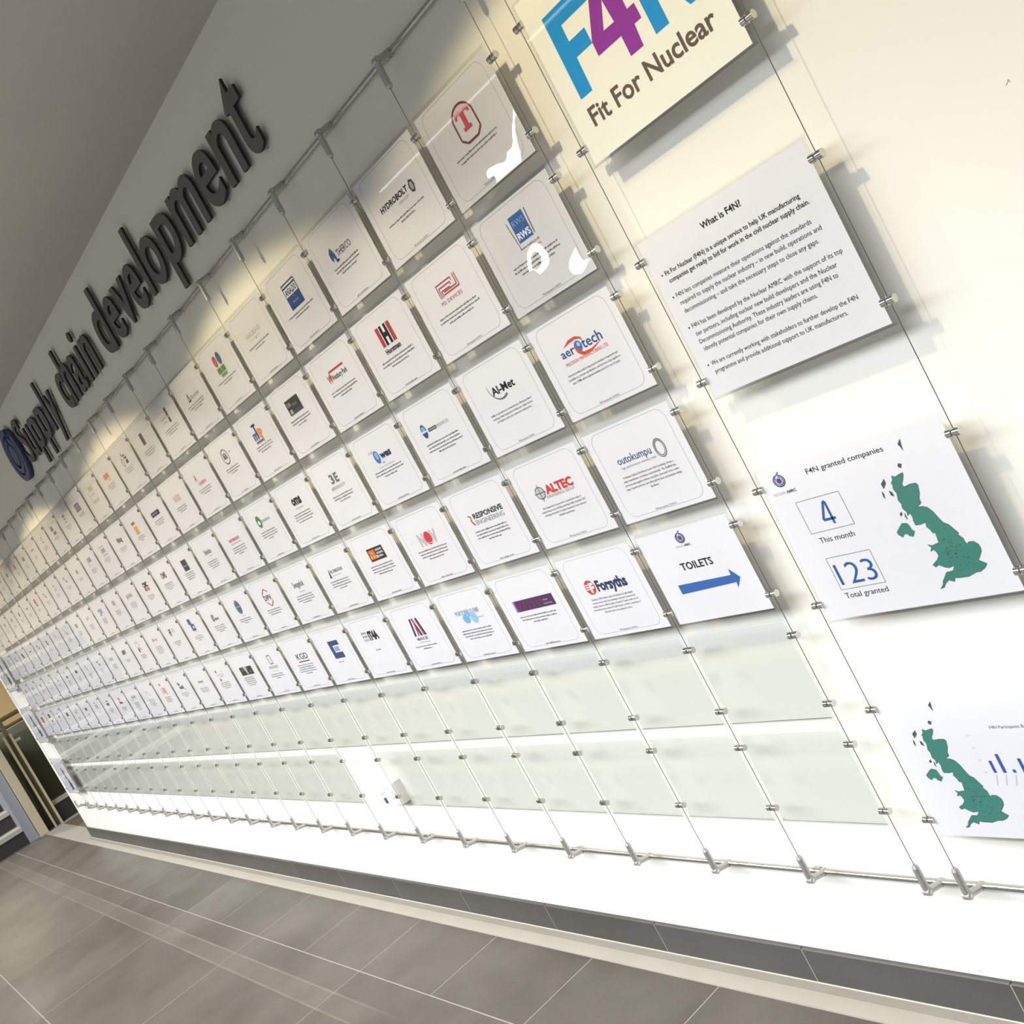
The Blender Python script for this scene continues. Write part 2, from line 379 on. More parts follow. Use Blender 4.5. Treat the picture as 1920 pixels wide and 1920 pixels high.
# ------------------------------------------------------------ cable display: rails, cables, clamps, anchors
PITCH, Z0, RP, INS = 0.34, 0.7004, 0.26432, 0.16505
NC = 25
RZT, RZB = 0.897, -1.262          # rail heights
def rail(name, z, label):
    t = empty(name, (XR, WY - 0.008, z), label, 'rail')
    obj('bar', MB().cyl((0, 0, 0), (-12.36, 0, 0), 0.0075, 12).mesh('bar', [M_RAIL]), t)
    b = MB()
    bm = MB().box(-0.011, 0.011, -0.003, 0.0075, -0.0085, 0.0085).mesh('bracket', [M_RAIL])
    k = 0
    while 0.5 + k * 1.02 < 12.3:
        obj('bracket', bm, t, (-(0.5 + k * 1.02), 0, 0)); k += 1
rail('top_rail', RZT, 'long thin steel rail above the cards that carries the cables')
rail('bottom_rail', RZB, 'long thin steel rail just above the floor skirting holding the cable ends')

ZTJ, ZBJ = 0.886, -1.252          # pivots of the anchors
# lower anchor: barrel standing on a pivot at the end of a standoff that comes out of the rail
def anchor(flip):
    s = -1 if flip else 1
    b = MB(); b.cyl((0, 0, 0.006 * s), (0, 0, 0.060 * s), 0.0082, 14); b.cyl((0, 0, 0.060 * s), (0, 0, 0.0665 * s), 0.0082, 14, 0, 0.0055)
    barrel = b.mesh('barrel', [M_ANCHOR])
    b = MB(); b.cyl((0, 0.004, 0), (0, WY - 0.014, (RZB - ZBJ if not flip else RZT - ZTJ)), 0.0085, 14)
    b.cyl((0, WY - 0.014, (RZB - ZBJ if not flip else RZT - ZTJ)), (0, WY - 0.004, (RZB - ZBJ if not flip else RZT - ZTJ)), 0.0095, 14)
    stand = b.mesh('standoff', [M_ANCHOR])
    b = MB(); b.cyl((-0.0080, 0, 0), (0.0080, 0, 0), 0.0088, 14)
    piv = b.mesh('pivot', [M_ANCHOR, M_CHROME])
    b = MB(); b.cyl((0.0075, 0, 0), (0.0092, 0, 0), 0.0048, 12)
    return barrel, stand, piv, b.mesh('pivot_screw', [M_CHROME])
LOW, TOP = anchor(False), anchor(True)
b = MB()
b.cyl((-0.0150, 0, 0), (-0.0045, 0, 0), 0.0078, 14); b.cyl((0.0045, 0, 0), (0.0150, 0, 0), 0.0078, 14)
b.cyl((-0.0045, 0, 0), (0.0045, 0, 0), 0.0055, 12); b.cyl((0, 0, -0.0065), (0, 0, 0.0065), 0.0038, 10)
CLAMP = b.mesh('clamp', [M_CHROME])
b = MB(); b.cyl((-0.0150, 0, 0), (-0.0045, 0, 0), 0.0078, 14); b.cyl((0.0, 0, 0), (0.0115, 0, 0), 0.0078, 14)
b.cyl((-0.0045, 0, 0), (0.0, 0, 0), 0.0055, 12)
CLAMP_E = b.mesh('clamp', [M_CHROME])
CAB = MB().cyl((0, 0, ZBJ + 0.064), (0, 0, ZTJ - 0.064), 0.00085, 8).mesh('cable', [M_CABLE])
def cable(x, zs, label, edge=0, group='hanging display cables'):
    t = empty('display_cable', (x, 0, 0), label, 'cable', group)
    obj('cable', CAB, t)
    for nm, parts, z in (('lower_anchor', LOW, ZBJ), ('upper_anchor', TOP, ZTJ)):
        a = obj(nm, parts[2], t, (0, 0, z))
        obj('barrel', parts[0], a); obj('standoff', parts[1], a); obj('pivot_screw', parts[3], a)
    for z in zs:
        c = obj('clamp', CLAMP_E if edge else CLAMP, t, (0, 0, z))
        if edge < 0: c.rotation_euler = (0, 0, math.pi)
GZ = [Z0 - r * RP - k * INS for r in range(7) for k in (0, 1)]
for k in range(NC + 1):
    zs = [z for j, z in enumerate(GZ) if not (j > 99)]
    if k == 0: lab = 'thin steel cable at the right edge of the small card grid'
    elif k == NC: lab = 'thin steel cable at the far left edge of the small card grid'
    else: lab = 'thin steel cable between the %s and %s card columns from the right' % (ORD[k], ORD[k + 1])
    cable(-k * PITCH, zs, lab, 1 if k == 0 else (-1 if k == NC else 0))
BZ = [0.703 - r * 0.5035 - k * 0.2608 for r in range(4) for k in (0, 1)]
XA, XB = 0.1008, 0.5654
cable(XA, BZ, 'thin steel cable along the left side of the large near posters', -1)
cable(XB, [z + 0.001 for z in BZ], 'thin steel cable along the right side of the large near posters', 1)
XC, XD = -8.585, -9.045
cable(XC, BZ, 'thin steel cable along the right side of the large far posters', 1)
cable(XD, BZ, 'thin steel cable along the left side of the large far posters', -1)

# ------------------------------------------------------------ acrylic holders
def holder_mesh(hw, zt, zb, t=0.0016):
    b = MB()
    b.box(-hw, hw, -0.0040, -0.0040 + t, zb, zt, 0, 1); b.box(-hw, hw, 0.0040 - t, 0.0040, zb, zt + 0.004, 0, 1)
    b.box(-hw, hw, -0.0040 + t, 0.0040 - t, zb, zb + t, 1, 1)
    return b.mesh('card_holder', [M_ACRYL, M_EDGE])
HM = holder_mesh(0.158, 0.1165, -0.1185)
HB = holder_mesh(0.2265, 0.168, -0.172)
def zc(r): return Z0 - (r - 1) * RP - INS / 2
def xc(c): return -(c - 0.5) * PITCH

pm = MB().box(-0.1535, 0.1535, -0.0002, 0.0002, -0.1145, 0.1105)
PAPER = pm.mesh('paper', [M_PAPER])
ROWN = ['', 'top', 'second', 'third', 'fourth', 'fifth', 'sixth', 'bottom']

LOGO = {}
def L(r, c, desc, fn, body=3, y0=-17.0, col='45454b', bw=96): LOGO[(r, c)] = (desc, fn, body, y0, col, bw)
K = '15151a'; G = '9a9a9e'; RD = 'c8343a'; NV = '23386e'; BL = '2f62a6'

# top row
L(1, 1, 'a red letter T in a dark shield', lambda p: (
    p.arc(3, 39, 41, 31, 5, '7a3531', 14, 166, n=24), p.line([(-35.5, 46), (-36, 2), (-18, -10), (24, -10), (43, 2), (41.5, 46)], 5, '7a3531'),
    p.poly([(-24, 56), (32, 56), (32, 42), (26, 42), (23, 48), (12, 48), (12, 20), (19, 20), (19, 12), (-12, 12), (-12, 20), (-4, 20), (-4, 48), (-15, 48), (-18, 42), (-24, 42)], 'c9484c')), 2, -26)
L(1, 2, 'dark slanted lettering and a grey hexagon', lambda p: (
    p.text('HYDROBOLT', -93, 47, 10, 14, '1e1c22', 0.03, 0.2), p.text('GROUP', -9, 42, -3, 6, G),
    p.poly([(64, 27), (78, 24), (82, 11), (74, -4), (61, -1), (56, 13)], '3a3a44'), p.poly([(66, 22), (74, 20), (77, 11), (72, 1), (64, 3), (61, 13)], '9fa3ad')), 2, -28)
L(1, 3, 'a navy angular symbol and thin dark lettering', lambda p: (
    p.poly([(-62, 32), (-48, 46), (-38, 34), (-42, 10), (-48, 20), (-54, 6), (-62, 18)], '34548e'), p.poly([(-38, 24), (-34, 32), (-34, 8), (-24, 8), (-24, 2), (-42, 2)], '1d2f5c'),
    p.text('THERCO', -24, 62, 12, 18, '26303f')), 3, -12, bw=80)
L(1, 4, 'a navy and white square box logo', lambda p: (
    p.rect(-46, -10, 48, 66, NV), p.rect(-42, -6, 44, 62, 'e6e8ee'), p.rect(-42, -6, 44, 28, '2d4a86'), p.rect(-42, 52, 44, 57, NV), p.text('ANSALDO', -38, 40, 32, 17, '23386e', 0.035),
    p.ell(4, 22, 5, 4, 'b03a58'), p.text('NUCLEAR', -18, 20, 6, 4, 'e6e8ee')), 2, -24)
L(1, 5, 'very faint grey spaced lettering', lambda p: (
    p.text('HARGREAVES', -62, 62, 22, 15, 'b4aca2'), p.line([(-55, 13), (40, 13)], 1.2, 'b4aca2'), p.rect(0, 7, 4, 12, '55504c')), 2, -9)
L(1, 6, 'a red and a blue oval above green blocks', lambda p: (
    p.ell(-22, 48, 17, 20, 'b3554c'), p.ell(19, 50, 18, 22, '3d6390'), [p.line([(-37, 38 + 5 * i), (-8, 38 + 5 * i)], 0.9, 'd9a49c') for i in range(4)],
    p.rect(-40, 4, -4, 24, '5d8a58'), p.rect(0, 4, 34, 24, '5d8a58'), p.rect(-26, -10, 30, 1, '6d9a66')), 2, -22)
L(1, 7, 'a grey triangle and outline lettering', lambda p: (
    p.poly([(-56, 8), (-42, 44), (-26, 8)], '3c3c40'), p.poly([(-49, 13), (-43, 31), (-35, 13)], 'd8d4d6'), p.text('alfa controls', -20, 70, 12, 15, '77777f')), 3, -8)
L(1, 8, 'a tall dark bar right of faint lettering', lambda p: (
    p.rect(20, 6, 44, 66, '4d5660'), p.rect(22, 24, 42, 34, 'a9a88a'), p.text('intersurf', -62, 12, 30, 12, 'a2a2a6'), p.line([(-48, 18), (-4, 18)], 3, 'b8b8bc')), 3, -12)
L(1, 9, 'a dark maroon rectangle', lambda p: p.rect(-30, 12, 8, 62, '5a464e'), 3, -14, bw=84)
L(1, 10, 'stacked dark grey blocks beside a grey oval', lambda p: (
    p.rect(-6, 44, 26, 50, '5c5e5c'), p.rect(-20, 46, -10, 62, '5c5e5c'), p.rect(-2, 30, 10, 40, '5c5e5c'), p.rect(14, 28, 40, 40, '6c6e6c'), p.rect(6, 8, 40, 24, '50524f'), p.arc(-36, 22, 15, 20, 6, '8d9490')), 3, -10, bw=70)
L(1, 11, 'a salmon red block', lambda p: (p.rect(-52, 22, 34, 46, 'd98478'), p.rect(0, 10, 40, 15, 'c4b8b0')), 3, -10, bw=72)
L(1, 12, 'faint grey blocks above a slanted bar', lambda p: (p.rect(-30, 36, 50, 56, 'c2bcb0'), p.line([(-62, 38), (-52, 2)], 4, '55504a'), p.rect(-20, 14, 36, 19, 'b8b2a8')), 2, -14, bw=70)
L(1, 13, 'a framed grey rectangle', lambda p: (p.rect(-58, 4, 40, 46, '5e606c'), p.rect(-52, 9, 34, 41, '85858f')), 2, -14, bw=70)
L(1, 14, 'small grey blocks in a stack', lambda p: (p.rect(-30, 40, 24, 52, '74747c'), p.rect(-18, 24, 12, 36, '85858c'), p.rect(-20, 8, 16, 14, '92929a')), 3, -12, bw=62)
L(1, 15, 'mauve grey blocks', lambda p: (p.rect(-40, 26, 22, 54, '8d8292'), p.rect(-20, 2, 50, 20, '72787e')), 2, -14, bw=60)
# second row
L(2, 1, 'a blue square with white letters', lambda p: (
    p.poly([(-38, 70), (-36, 70), (-28, 8), (-30, 8)], '55585c'), p.rect(-24, 18, 30, 77, '2d5ea2'), p.text('RWS', -19, 26, 54, 13, '88a7d0'), p.text('RWS', -20, 27, 24, 15, 'f0f2f6', 0.03),
    p.line([(36, 20), (40, 76)], 2.5, '4c5054'), p.text('www.rwsltd.co.uk', -32, 42, 4, 6, '3b5a94'), p.line([(-10, -4), (40, -4)], 3, 'dd7b46')), 3, -22, bw=92)
L(2, 2, 'a red striped monogram and red lettering', lambda p: (
    [p.line([(-40 + 7 * i, 24), (-40 + 7 * i, 56 - 9 * i), (30 - 8 * i, 56 - 9 * i), (30 - 8 * i, 48 - 8 * i)], 3.2, 'b23a46' if i != 1 else '8a5660') for i in range(3)],
    p.line([(44, 60), (44, 34), (-18, 34)], 3.2, 'b23a46'), p.line([(52, 60), (52, 28), (-22, 28)], 3.2, 'b23a46'), p.text('PD DEVICES', -50, 50, 8, 9, 'b8505a')), 3, -18)
L(2, 3, 'a red square with a black letter H', lambda p: (
    p.rect(-42, 12, 40, 66, 'a93c40'), p.rect(-40, 14, 38, 64, 'b5393e'), p.rect(-24, 12, 22, 66, 'e9e4e4'), p.rect(-20, 12, -7, 66, K), p.rect(5, 12, 18, 66, K), p.rect(-8, 33, 6, 46, K),
    p.text('Horstman', -42, 42, -8, 14, K, 0.03)), 3, -24)
L(2, 4, 'a red W with a long red bar', lambda p: (
    p.text('W', -64, -34, 20, 24, 'c4433c', 0.03), p.line([(-38, 50), (62, 50)], 6, 'b84046'), p.line([(-38, 50), (-44, 30)], 5, 'b84046'), p.text('Westbury Park', -36, 68, 23, 16, '2c2c30', 0.01)), 3, -8)
L(2, 5, 'a charcoal rectangle', lambda p: (
    p.rect(-52, 12, 54, 62, '33342f'), p.rect(-52, 12, 54, 24, '3b4a52'), p.text('DB', -44, -18, 40, 14, 'b9bbb2'), p.text('Thetson', -14, 28, 36, 11, '8d8f84'), p.rect(-42, 16, -24, 30, 'a9aba0')), 3, -6, bw=86)
L(2, 6, 'bold lettering in purple, black and orange', lambda p: (
    p.text('m', -48, -4, 18, 34, '5b58a0', 0.05), p.rect(-26, 62, 10, 70, '1c1c24'), p.rect(-13, 22, -1, 64, '3d3a80'), p.text('p', 4, 40, 28, 30, 'e58a2c', 0.06), p.rect(-46, 4, 20, 12, '6d6a80'), p.rect(20, 0, 26, 22, 'e58a2c')), 3, -8, bw=74)
L(2, 7, 'a black ring around small letters', lambda p: (
    p.arc(-10, 38, 34, 29, 3.5, '1d1d22'), p.text('BSI', -28, 6, 30, 16, '1d1d22', 0.03), p.rect(-28, 48, 4, 51, '1d1d22'), p.rect(36, 44, 60, 48, 'b8b8bc')), 3, -8, bw=72)
L(2, 8, 'a red letter A above red lettering', lambda p: (p.text('A', -58, -32, 28, 30, 'bd4a44', 0.01), p.text('CANBERRA', -44, 48, 8, 14, 'c2524c')), 3, -10, bw=78)
L(2, 9, 'pale pink lettering', lambda p: (p.text('Jordan', -48, 44, 20, 26, 'cfa2ac'), p.rect(-36, 10, 44, 22, 'd8b4ba')), 3, -16, bw=72)
L(2, 10, 'a wide navy rectangle', lambda p: (p.rect(-62, 16, 62, 38, '262a48'), p.rect(-50, 23, 30, 31, '6f7288')), 3, -6, bw=78)
L(2, 11, 'two stacked golden yellow blocks', lambda p: (p.rect(-42, 44, 12, 58, '8a7640'), p.rect(-38, -4, 16, 36, 'd9a83c')), 3, -18, bw=56)
L(2, 12, 'dark grey bold lettering', lambda p: (p.text('Viking', -48, 52, 18, 24, '62646e', 0.05), p.line([(-70, 6), (-60, 20)], 2, 'b0b0b0')), 3, -12, bw=62)
L(2, 13, 'grey lettering between two long lines', lambda p: (p.line([(-60, 58), (40, 58)], 3, '7a7a80'), p.text('GJNE', -38, 38, 26, 22, '7c7c84', 0.03), p.line([(-40, 10), (62, 10)], 3, '7a7a80')), 3, -10, bw=60)
L(2, 14, 'a grey teal block with a hook', lambda p: (p.rect(-20, 28, 50, 54, '8aa3a6'), p.line([(-34, 54), (-42, 20), (-28, 4)], 8, '77969a')), 3, -14, bw=60)
L(2, 15, 'a small pale grey block', lambda p: p.rect(-30, 18, 22, 40, 'a8a8ae'), 2, -14, bw=50)
L(2, 19, 'an orange red block over a dark block', lambda p: (p.rect(-26, 22, 24, 56, 'c0553c'), p.rect(-14, 4, 30, 18, '6e6e70')), 2, -20, bw=40)
# third row
L(3, 1, 'a blue ball between dark blue letters', lambda p: (
    p.text('aer', -79, -28, 21, 21, '2b4a80', 0.01), p.text('tech', 2, 72, 21, 24, '2b4a80', 0.01), p.ell(-12, 31, 13, 13, '3c6fb4'), p.ell(-9, 35, 5, 5, '9fc0e4'),
    p.poly([(-60, 42), (-36, 46), (-12, 48), (2, 45), (10, 37), (8, 47), (-8, 54), (-35, 53)], 'cf4a2e'), p.poly([(-27, 34), (-23, 18), (-8, 8), (20, 8), (66, 21), (24, 14), (-2, 15), (-14, 22), (-20, 33)], 'cf4a2e'), p.text('PRECISION MANUFACTURING LTD', -79, 77, 2, 8, 'd2605a')),
    ['Aerotech provides small to large precision machined components and', 'assemblies to customer specifications, and has been a key supplier to', 'major OEMs within regulated industry sectors for over 20 years.'], -20)
L(3, 2, 'black bold letters over a grey crescent', lambda p: (p.text('Al-Met', -41, 61, 25, 20, '17171c', 0.025), p.arc(-8, 46, 44, 38, 1, '6e6e74', 170, 305, 6)),
    ['Al-Met is a specialist wear resistant business offering specialised', 'machining of high integrity parts including super duplex, Inconel', 'and Tungsten carbide, plus ceramics and coating services.'], -20, bw=92)
L(3, 3, 'a blue globe and small dark lettering', lambda p: (
    p.ell(-66, 32, 14, 20, '2f4f86'), p.ell(-66, 38, 10, 8, '7fa8d2'), p.rect(-80, 28, -52, 33, 'c8d6e8'), p.rect(-44, 25, 2, 34, '1f222a'), p.text('HOSOKAWA', -42, 0, 27, 5, 'c8c8cc', 0.02), p.text('MICRON LTD', 6, 68, 25, 10, 'a4a6ac')), 4, -8)
L(3, 4, 'a blue ball with small squares and italic letters', lambda p: (
    p.ell(-28, 34, 17, 20, '3d74b0'), p.ell(-26, 38, 10, 12, '7fb0da'), p.text('wes', -8, 60, 24, 22, '1e2a4a', 0.04, 0.15), [p.rect(-64 + 7 * i, 50 + 3 * (i % 2), -60 + 7 * i, 54 + 3 * (i % 2), '8d9096') for i in range(4)],
    p.rect(-14, 10, 4, 16, 'b8b8c0'), p.line([(-48, 2), (54, 2)], 3, 'c4c4ca')), 3, -10)
L(3, 5, 'two grey rounded letters', lambda p: (
    p.text('3', -32, -4, 29, 30, '6d6a6c', 0.04), p.text('E', 4, 30, 29, 30, '6d6a6c', 0.04),
    p.text('BERRYESCOTT', -52, 52, 8, 11, '9a9698')), 3, -14, bw=82)
L(3, 6, 'bold black lowercase letters', lambda p: (p.text('oms', -36, 44, 28, 34, '141418', 0.05), p.text('oil & gas services', -26, 36, 12, 6, '8a8a90')), 4, -6, bw=78)
L(3, 7, 'a green oval and thin grey lettering', lambda p: (p.ell(-36, 38, 22, 24, '3d7d44'), p.text('e', -48, -26, 28, 22, 'e8f0e8', 0.05), p.text('innovation', -12, 72, 30, 16, '8b9a8e')), 4, -6, bw=78)
L(3, 8, 'small bold red lettering', lambda p: (p.text('TAM SYSTEMS GROUP', -66, 56, 22, 12, 'c45252', 0.03), p.line([(-60, 12), (56, 12)], 2.5, 'a09aa0')), 4, -6, bw=76)
L(3, 9, 'slate script lettering', lambda p: (p.text('Swindon', -44, 44, 26, 24, '6b7480', 0.02), p.line([(-2, 16), (36, 16)], 2.5, 'b4b4ba')), 4, -8, bw=72)
L(3, 10, 'a dark navy square', lambda p: (p.rect(-34, 6, 40, 58, '2b2d42'), p.rect(-26, 26, 32, 32, '7b7d92')), 4, -6, bw=66)
L(3, 11, 'dark plum bold letters', lambda p: p.text('OMS', -44, 36, 26, 30, '45404e', 0.03), 4, -4, bw=68)
L(3, 12, 'black letters over an orange block', lambda p: (p.text('CMC', -40, 44, 32, 26, '202024', 0.06), p.rect(-14, 12, 44, 28, 'cf7654'), p.rect(-36, 14, -18, 28, '202024')), 3, -14, bw=58)
L(3, 13, 'a dark tick and grey letters', lambda p: (p.text('V', -60, -32, 18, 26, '55555c', 0.05), p.rect(-24, 26, 54, 44, 'a8a8ac')), 4, -6, bw=56)
L(3, 14, 'a grey oval and a dot', lambda p: (p.ell(0, 42, 32, 16, 'a4a4b0'), p.ell(28, 18, 5, 4, '55555c')), 4, -4, bw=56)
L(3, 15, 'light blue blocks', lambda p: (p.rect(-14, 22, 46, 52, '8aa0c4'), p.rect(-40, 38, -18, 52, '54699c'), p.rect(-26, 12, 0, 24, '6c80b0')), 4, -8, bw=50)
L(3, 16, 'two small dark letters', lambda p: (p.rect(-26, 30, -8, 44, '76747c'), p.rect(10, 32, 30, 50, 'a09ea6')), 4, -4, bw=48)
# fourth row
L(4, 1, 'a chrome ring after slate blue lettering', lambda p: (
    p.text('outokumpu', -79, 40, 20, 19, '3a5a80', 0.008), p.arc(70, 25, 18, 22, 6, '3e3e44'), p.arc(70, 25, 16.5, 20.5, 3, 'b9b9bd'), p.arc(70, 25, 16, 20, 1.5, '77777c', 40, 200), p.text('high performance stainless steel', -76, 46, 8, 6, '8e97a6')),
    ['Outokumpu Stainless Distribution is part of the Outokumpu Group, a', 'major manufacturer of stainless steel materials.  The Sheffield site', 'processes and supplies stainless steel plate, sheet and coil in a wide', 'range of grades and sizes, and offers plasma, laser and waterjet cutting', 'facilities.'], -13)
L(4, 2, 'bold red lettering beside a crossed grey ball', lambda p: (
    p.text('ALTEC', -37, 80, 18, 22, 'cc3a30', 0.05), p.ell(-61, 26, 20, 17, '5a5a60'), p.ell(-61, 26, 17.5, 14.5, 'b8b8bc'), p.line([(-84, 26), (-38, 26)], 1.8, '2c2c30'), p.line([(-61, 3), (-61, 48)], 1.8, '2c2c30'), p.text('ENGINEERING GROUP', -43, 76, 7, 8, 'a09a9c')),
    ['Altec Engineering Group provides a comprehensive range of', 'manufacturing services including machining of high complexity CNC', 'machining and assembly of complex components to meet customers', 'individual requirements.'], -16, bw=94)
L(4, 3, 'a red ribbon and two lines of capital letters', lambda p: (
    p.text('RESPONSIVE', -54, 98, 25, 15, '2b2b30', 0.03), p.text('ENGINEERING', -54, 92, 7, 14, '8a8a90'), p.poly([(-80, 40), (-66, 36), (-66, 26), (-70, 24), (-60, 8), (-68, 8), (-76, 24), (-70, 28), (-72, 34), (-80, 36)], 'c4532e')), 4, -13, bw=92)
L(4, 4, 'grey letters around a red oval', lambda p: (p.text('N', -49, -14, 4, 39, 'b4b4b8', 0.05), p.text('V', 26, 62, 6, 38, 'b4b4b8', 0.05), p.ell(9, 23, 21, 21, 'cc3a3c'), p.arc(14, 26, 26, 20, 1, 'f0dcdc', 220, 330, 3)), 4, -12, bw=88)
L(4, 5, 'a black box with an orange corner', lambda p: (
    p.rect(-52, 14, 60, 58, '2c241e'), p.rect(-46, 20, -2, 52, 'cf6a35'), p.rect(-42, 24, -34, 32, 'e8c06a'), p.rect(-22, 24, -14, 32, 'e8c06a'), p.rect(-32, 38, -14, 46, 'd98a4a'),
    [p.rect(6, 22 + 11 * i, 52 - 8 * (i == 0), 29 + 11 * i, 'a9a9ac') for i in range(3)], p.ell(2, 26, 6, 6, 'b7b7ae')), 4, -4, bw=84)
L(4, 6, 'a dark slim triangle and small capitals', lambda p: (p.poly([(-60, 12), (-46, 48), (-44, 12)], '3a3a40'), p.text('PAUL FABRICATIONS', -40, 64, 28, 12, '66666c', 0.015), p.line([(-34, 18), (42, 18)], 2, 'b2b2b8')), 4, -4, bw=82)
L(4, 7, 'plain dark slate lettering', lambda p: (p.text('Swagelok', -54, 50, 26, 24, '4b4b5c', 0.01), p.rect(-22, 4, 28, 10, 'c2c2ca')), 4, -10, bw=80)
L(4, 8, 'a red hexagon outline around dark letters', lambda p: (
    p.line([(-36, 48), (0, 68), (34, 52)], 5, 'b5363e'), p.line([(-30, 14), (6, -6), (38, 12)], 5, 'b5363e'), p.line([(-36, 49), (-36, 34)], 4, 'b5363e'), p.line([(38, 12), (38, 26)], 4, 'b5363e'), p.text('DPV', -36, 40, 20, 22, '3a2b48', 0.02)), 3, -22, bw=76)
L(4, 9, 'a striped navy globe', lambda p: (p.ell(-8, 38, 30, 32, '3c4a6e'), p.arc(-8, 38, 18, 30, 4, '8a94ac'), p.line([(-36, 40), (20, 40)], 4, '9aa4bc'), p.rect(-16, -6, 22, -2, 'c2c2c8')), 3, -18, bw=76)
L(4, 10, 'small black two line lettering', lambda p: (p.rect(-42, 34, -6, 50, '8a8088'), p.text('Springs', -46, 44, 20, 16, '5a525c', 0.03), p.line([(-20, 58), (-10, 66)], 2, 'a8a0a4')), 4, -8, bw=70)
L(4, 11, 'a tall blue block logo', lambda p: (p.rect(-44, 44, 0, 72, '3b5685'), p.rect(-30, 10, 26, 44, '3b5685'), p.rect(4, 50, 10, 62, 'c8d2e2'), p.rect(-4, 22, 14, 34, 'dfe5ee'), p.frame(-14, -14, 30, 4, 1.6, '9db0cc')), 3, -22, bw=64)
L(4, 12, 'black vertical slashes and a pale block', lambda p: (p.text('HF', -52, -14, 28, 36, '4a4c4c', 0.04), p.rect(0, 40, 44, 62, 'c4c8c6')), 3, -10, bw=60)
L(4, 13, 'small faded red lettering', lambda p: (p.ell(-34, 40, 12, 10, 'b08e94'), p.text('Meggitt', -22, 48, 34, 14, 'b49ca0')), 5, -2, bw=60)
L(4, 14, 'a pale pink ring above a dark red spot', lambda p: (p.arc(-10, 48, 36, 18, 4, 'b49aa4'), p.ell(-22, 18, 14, 14, '6e2438'), p.rect(0, 16, 30, 28, 'aaa8b4')), 3, -14, bw=56)
L(4, 15, 'bold black letters', lambda p: p.text('ARW', -46, 42, 26, 26, '3c3638', 0.06), 2, -10, bw=52)
L(4, 16, 'grey script lettering', lambda p: (p.text('Link', -48, 44, 22, 22, '8a8890', 0.01), p.line([(-40, 16), (40, 20)], 2, '9a98a0')), 4, -8, bw=50)
L(4, 18, 'dark broken slanted lettering', lambda p: (p.line([(-40, 60), (-20, 30), (6, 10)], 6, '4a4850'), p.line([(-36, 46), (-30, 34)], 5, '4a4850')), 4, -12, bw=44)
# fifth row
def toilets(p):
    p.text('TOILETS', -54, 51, 11, 18, '101014', 0.02)
    p.poly([(-93, -20.5), (82, -22.5), (83, -8), (106, -31), (86, -53.5), (88, -41), (-93, -43.5)], '2f5fa6')
    amrc(p, -10, 88, 15)
    p.text('NUCLEAR', -36, -12, 65, 5.5, 'b4b4bc'); p.text('AMRC', -9, 13, 65, 5.5, '66666e', 0.03)
def amrc(p, cx, cy, s):
    p.arc(cx, cy - s * 0.12, s * 0.98, s * 0.85, s * 0.17, '2c3a6c', 100, 440, n=30); p.arc(cx, cy - s * 0.12, s * 0.72, s * 0.62, s * 0.14, '46508a', 120, 450, n=28)
    p.ell(cx, cy - s * 0.12, s * 0.42, s * 0.38, '6c3a78'); p.line([(cx - s * 0.1, cy + s * 0.62), (cx + s * 0.45, cy + s * 1.05)], s * 0.16, '2f6f8a')
L(5, 1, 'the word TOILETS above a blue arrow', toilets, 0)
L(5, 2, 'a red badge and navy condensed lettering', lambda p: (
    p.ell(-64, 24, 21, 20, 'cf3a36'), p.text('F', -66, -48, 10, 26, 'f4eaea', 0.05), [p.rect(-82, 18 + 6 * i, -68, 21 + 6 * i, 'f4eaea') for i in range(3)], p.text('Forsyths', -38, 83, 10, 29, '232c58', 0.04)),
    ['Founded in 1890 Forsyths designs and manufactures high integrity', 'pressure vessels, tanks, heat exchangers, structural steelwork and', 'piping to numerous different grades of material. Together with over 60', 'joint venture group companies Forsyths has also provided a combination of', 'fabrication and process equipment services.'], -12)
L(5, 3, 'a dark purple banner with pink rays', lambda p: (
    p.rect(-91, 3, 106, 36, '4b2650'), p.rect(-91, 3, -78, 36, '7d3a86'), p.rect(-90, 4, -86, 36, 'c9a2cc'), [p.line([(-52 + 18 * i, 34), (-70 + 26 * i, 6)], 1.4, 'a2346c') for i in range(6)],
    p.text('HALLIN', 58, 78, 20, 4.5, 'd8c8da'), p.text('manufacturing', 54, 92, 10, 4.5, 'd8c8da')), 3, -15, bw=92)
L(5, 4, 'two light blue drops under blue lettering', lambda p: (
    p.text('PORTOBELLO RMF', -72, 68, 34, 15, '8396b8', 0.02), p.ell(-22, 20, 20, 15, '6fa6dc'), p.ell(22, 20, 18, 19, '8fb8e4'), p.poly([(-4, 26), (8, 26), (2, 52)], '6fa6dc'), p.text('Engineering Ltd', 20, 76, 16, 6, '9ab0d0')), 4, -18, bw=92)
L(5, 5, 'a striped navy and red letter M', lambda p: (
    p.poly([(-26, 64), (-14, 64), (-30, 2), (-42, 2)], '2a2c4c'), p.poly([(-10, 64), (0, 64), (14, 2), (0, 2)], '2a2c4c'), p.poly([(-4, 64), (-18, 2), (-8, 2), (2, 50)], 'b83a56'), p.poly([(16, 64), (26, 64), (40, 2), (28, 2)], '2a2c4c'), p.poly([(12, 60), (16, 60), (26, 2), (20, 2)], 'b83a56'),
    p.text('MANOIR', -36, 38, -14, 12, '6c6c84', 0.01), p.line([(-30, -21), (38, -21)], 3, 'b2b2c0')), 2, -36, bw=84)
L(5, 6, 'rows of small black marks and bold letters', lambda p: (
    [p.rect(-64 + 14 * j, 52 - 13 * i, -58 + 14 * j - 2 * (i == 2), 60 - 13 * i, '2a2a2e') for i in range(3) for j in range(3)], p.text('iT4A', -20, 56, 28, 32, '17171b', 0.06)), 1, -14, bw=34)
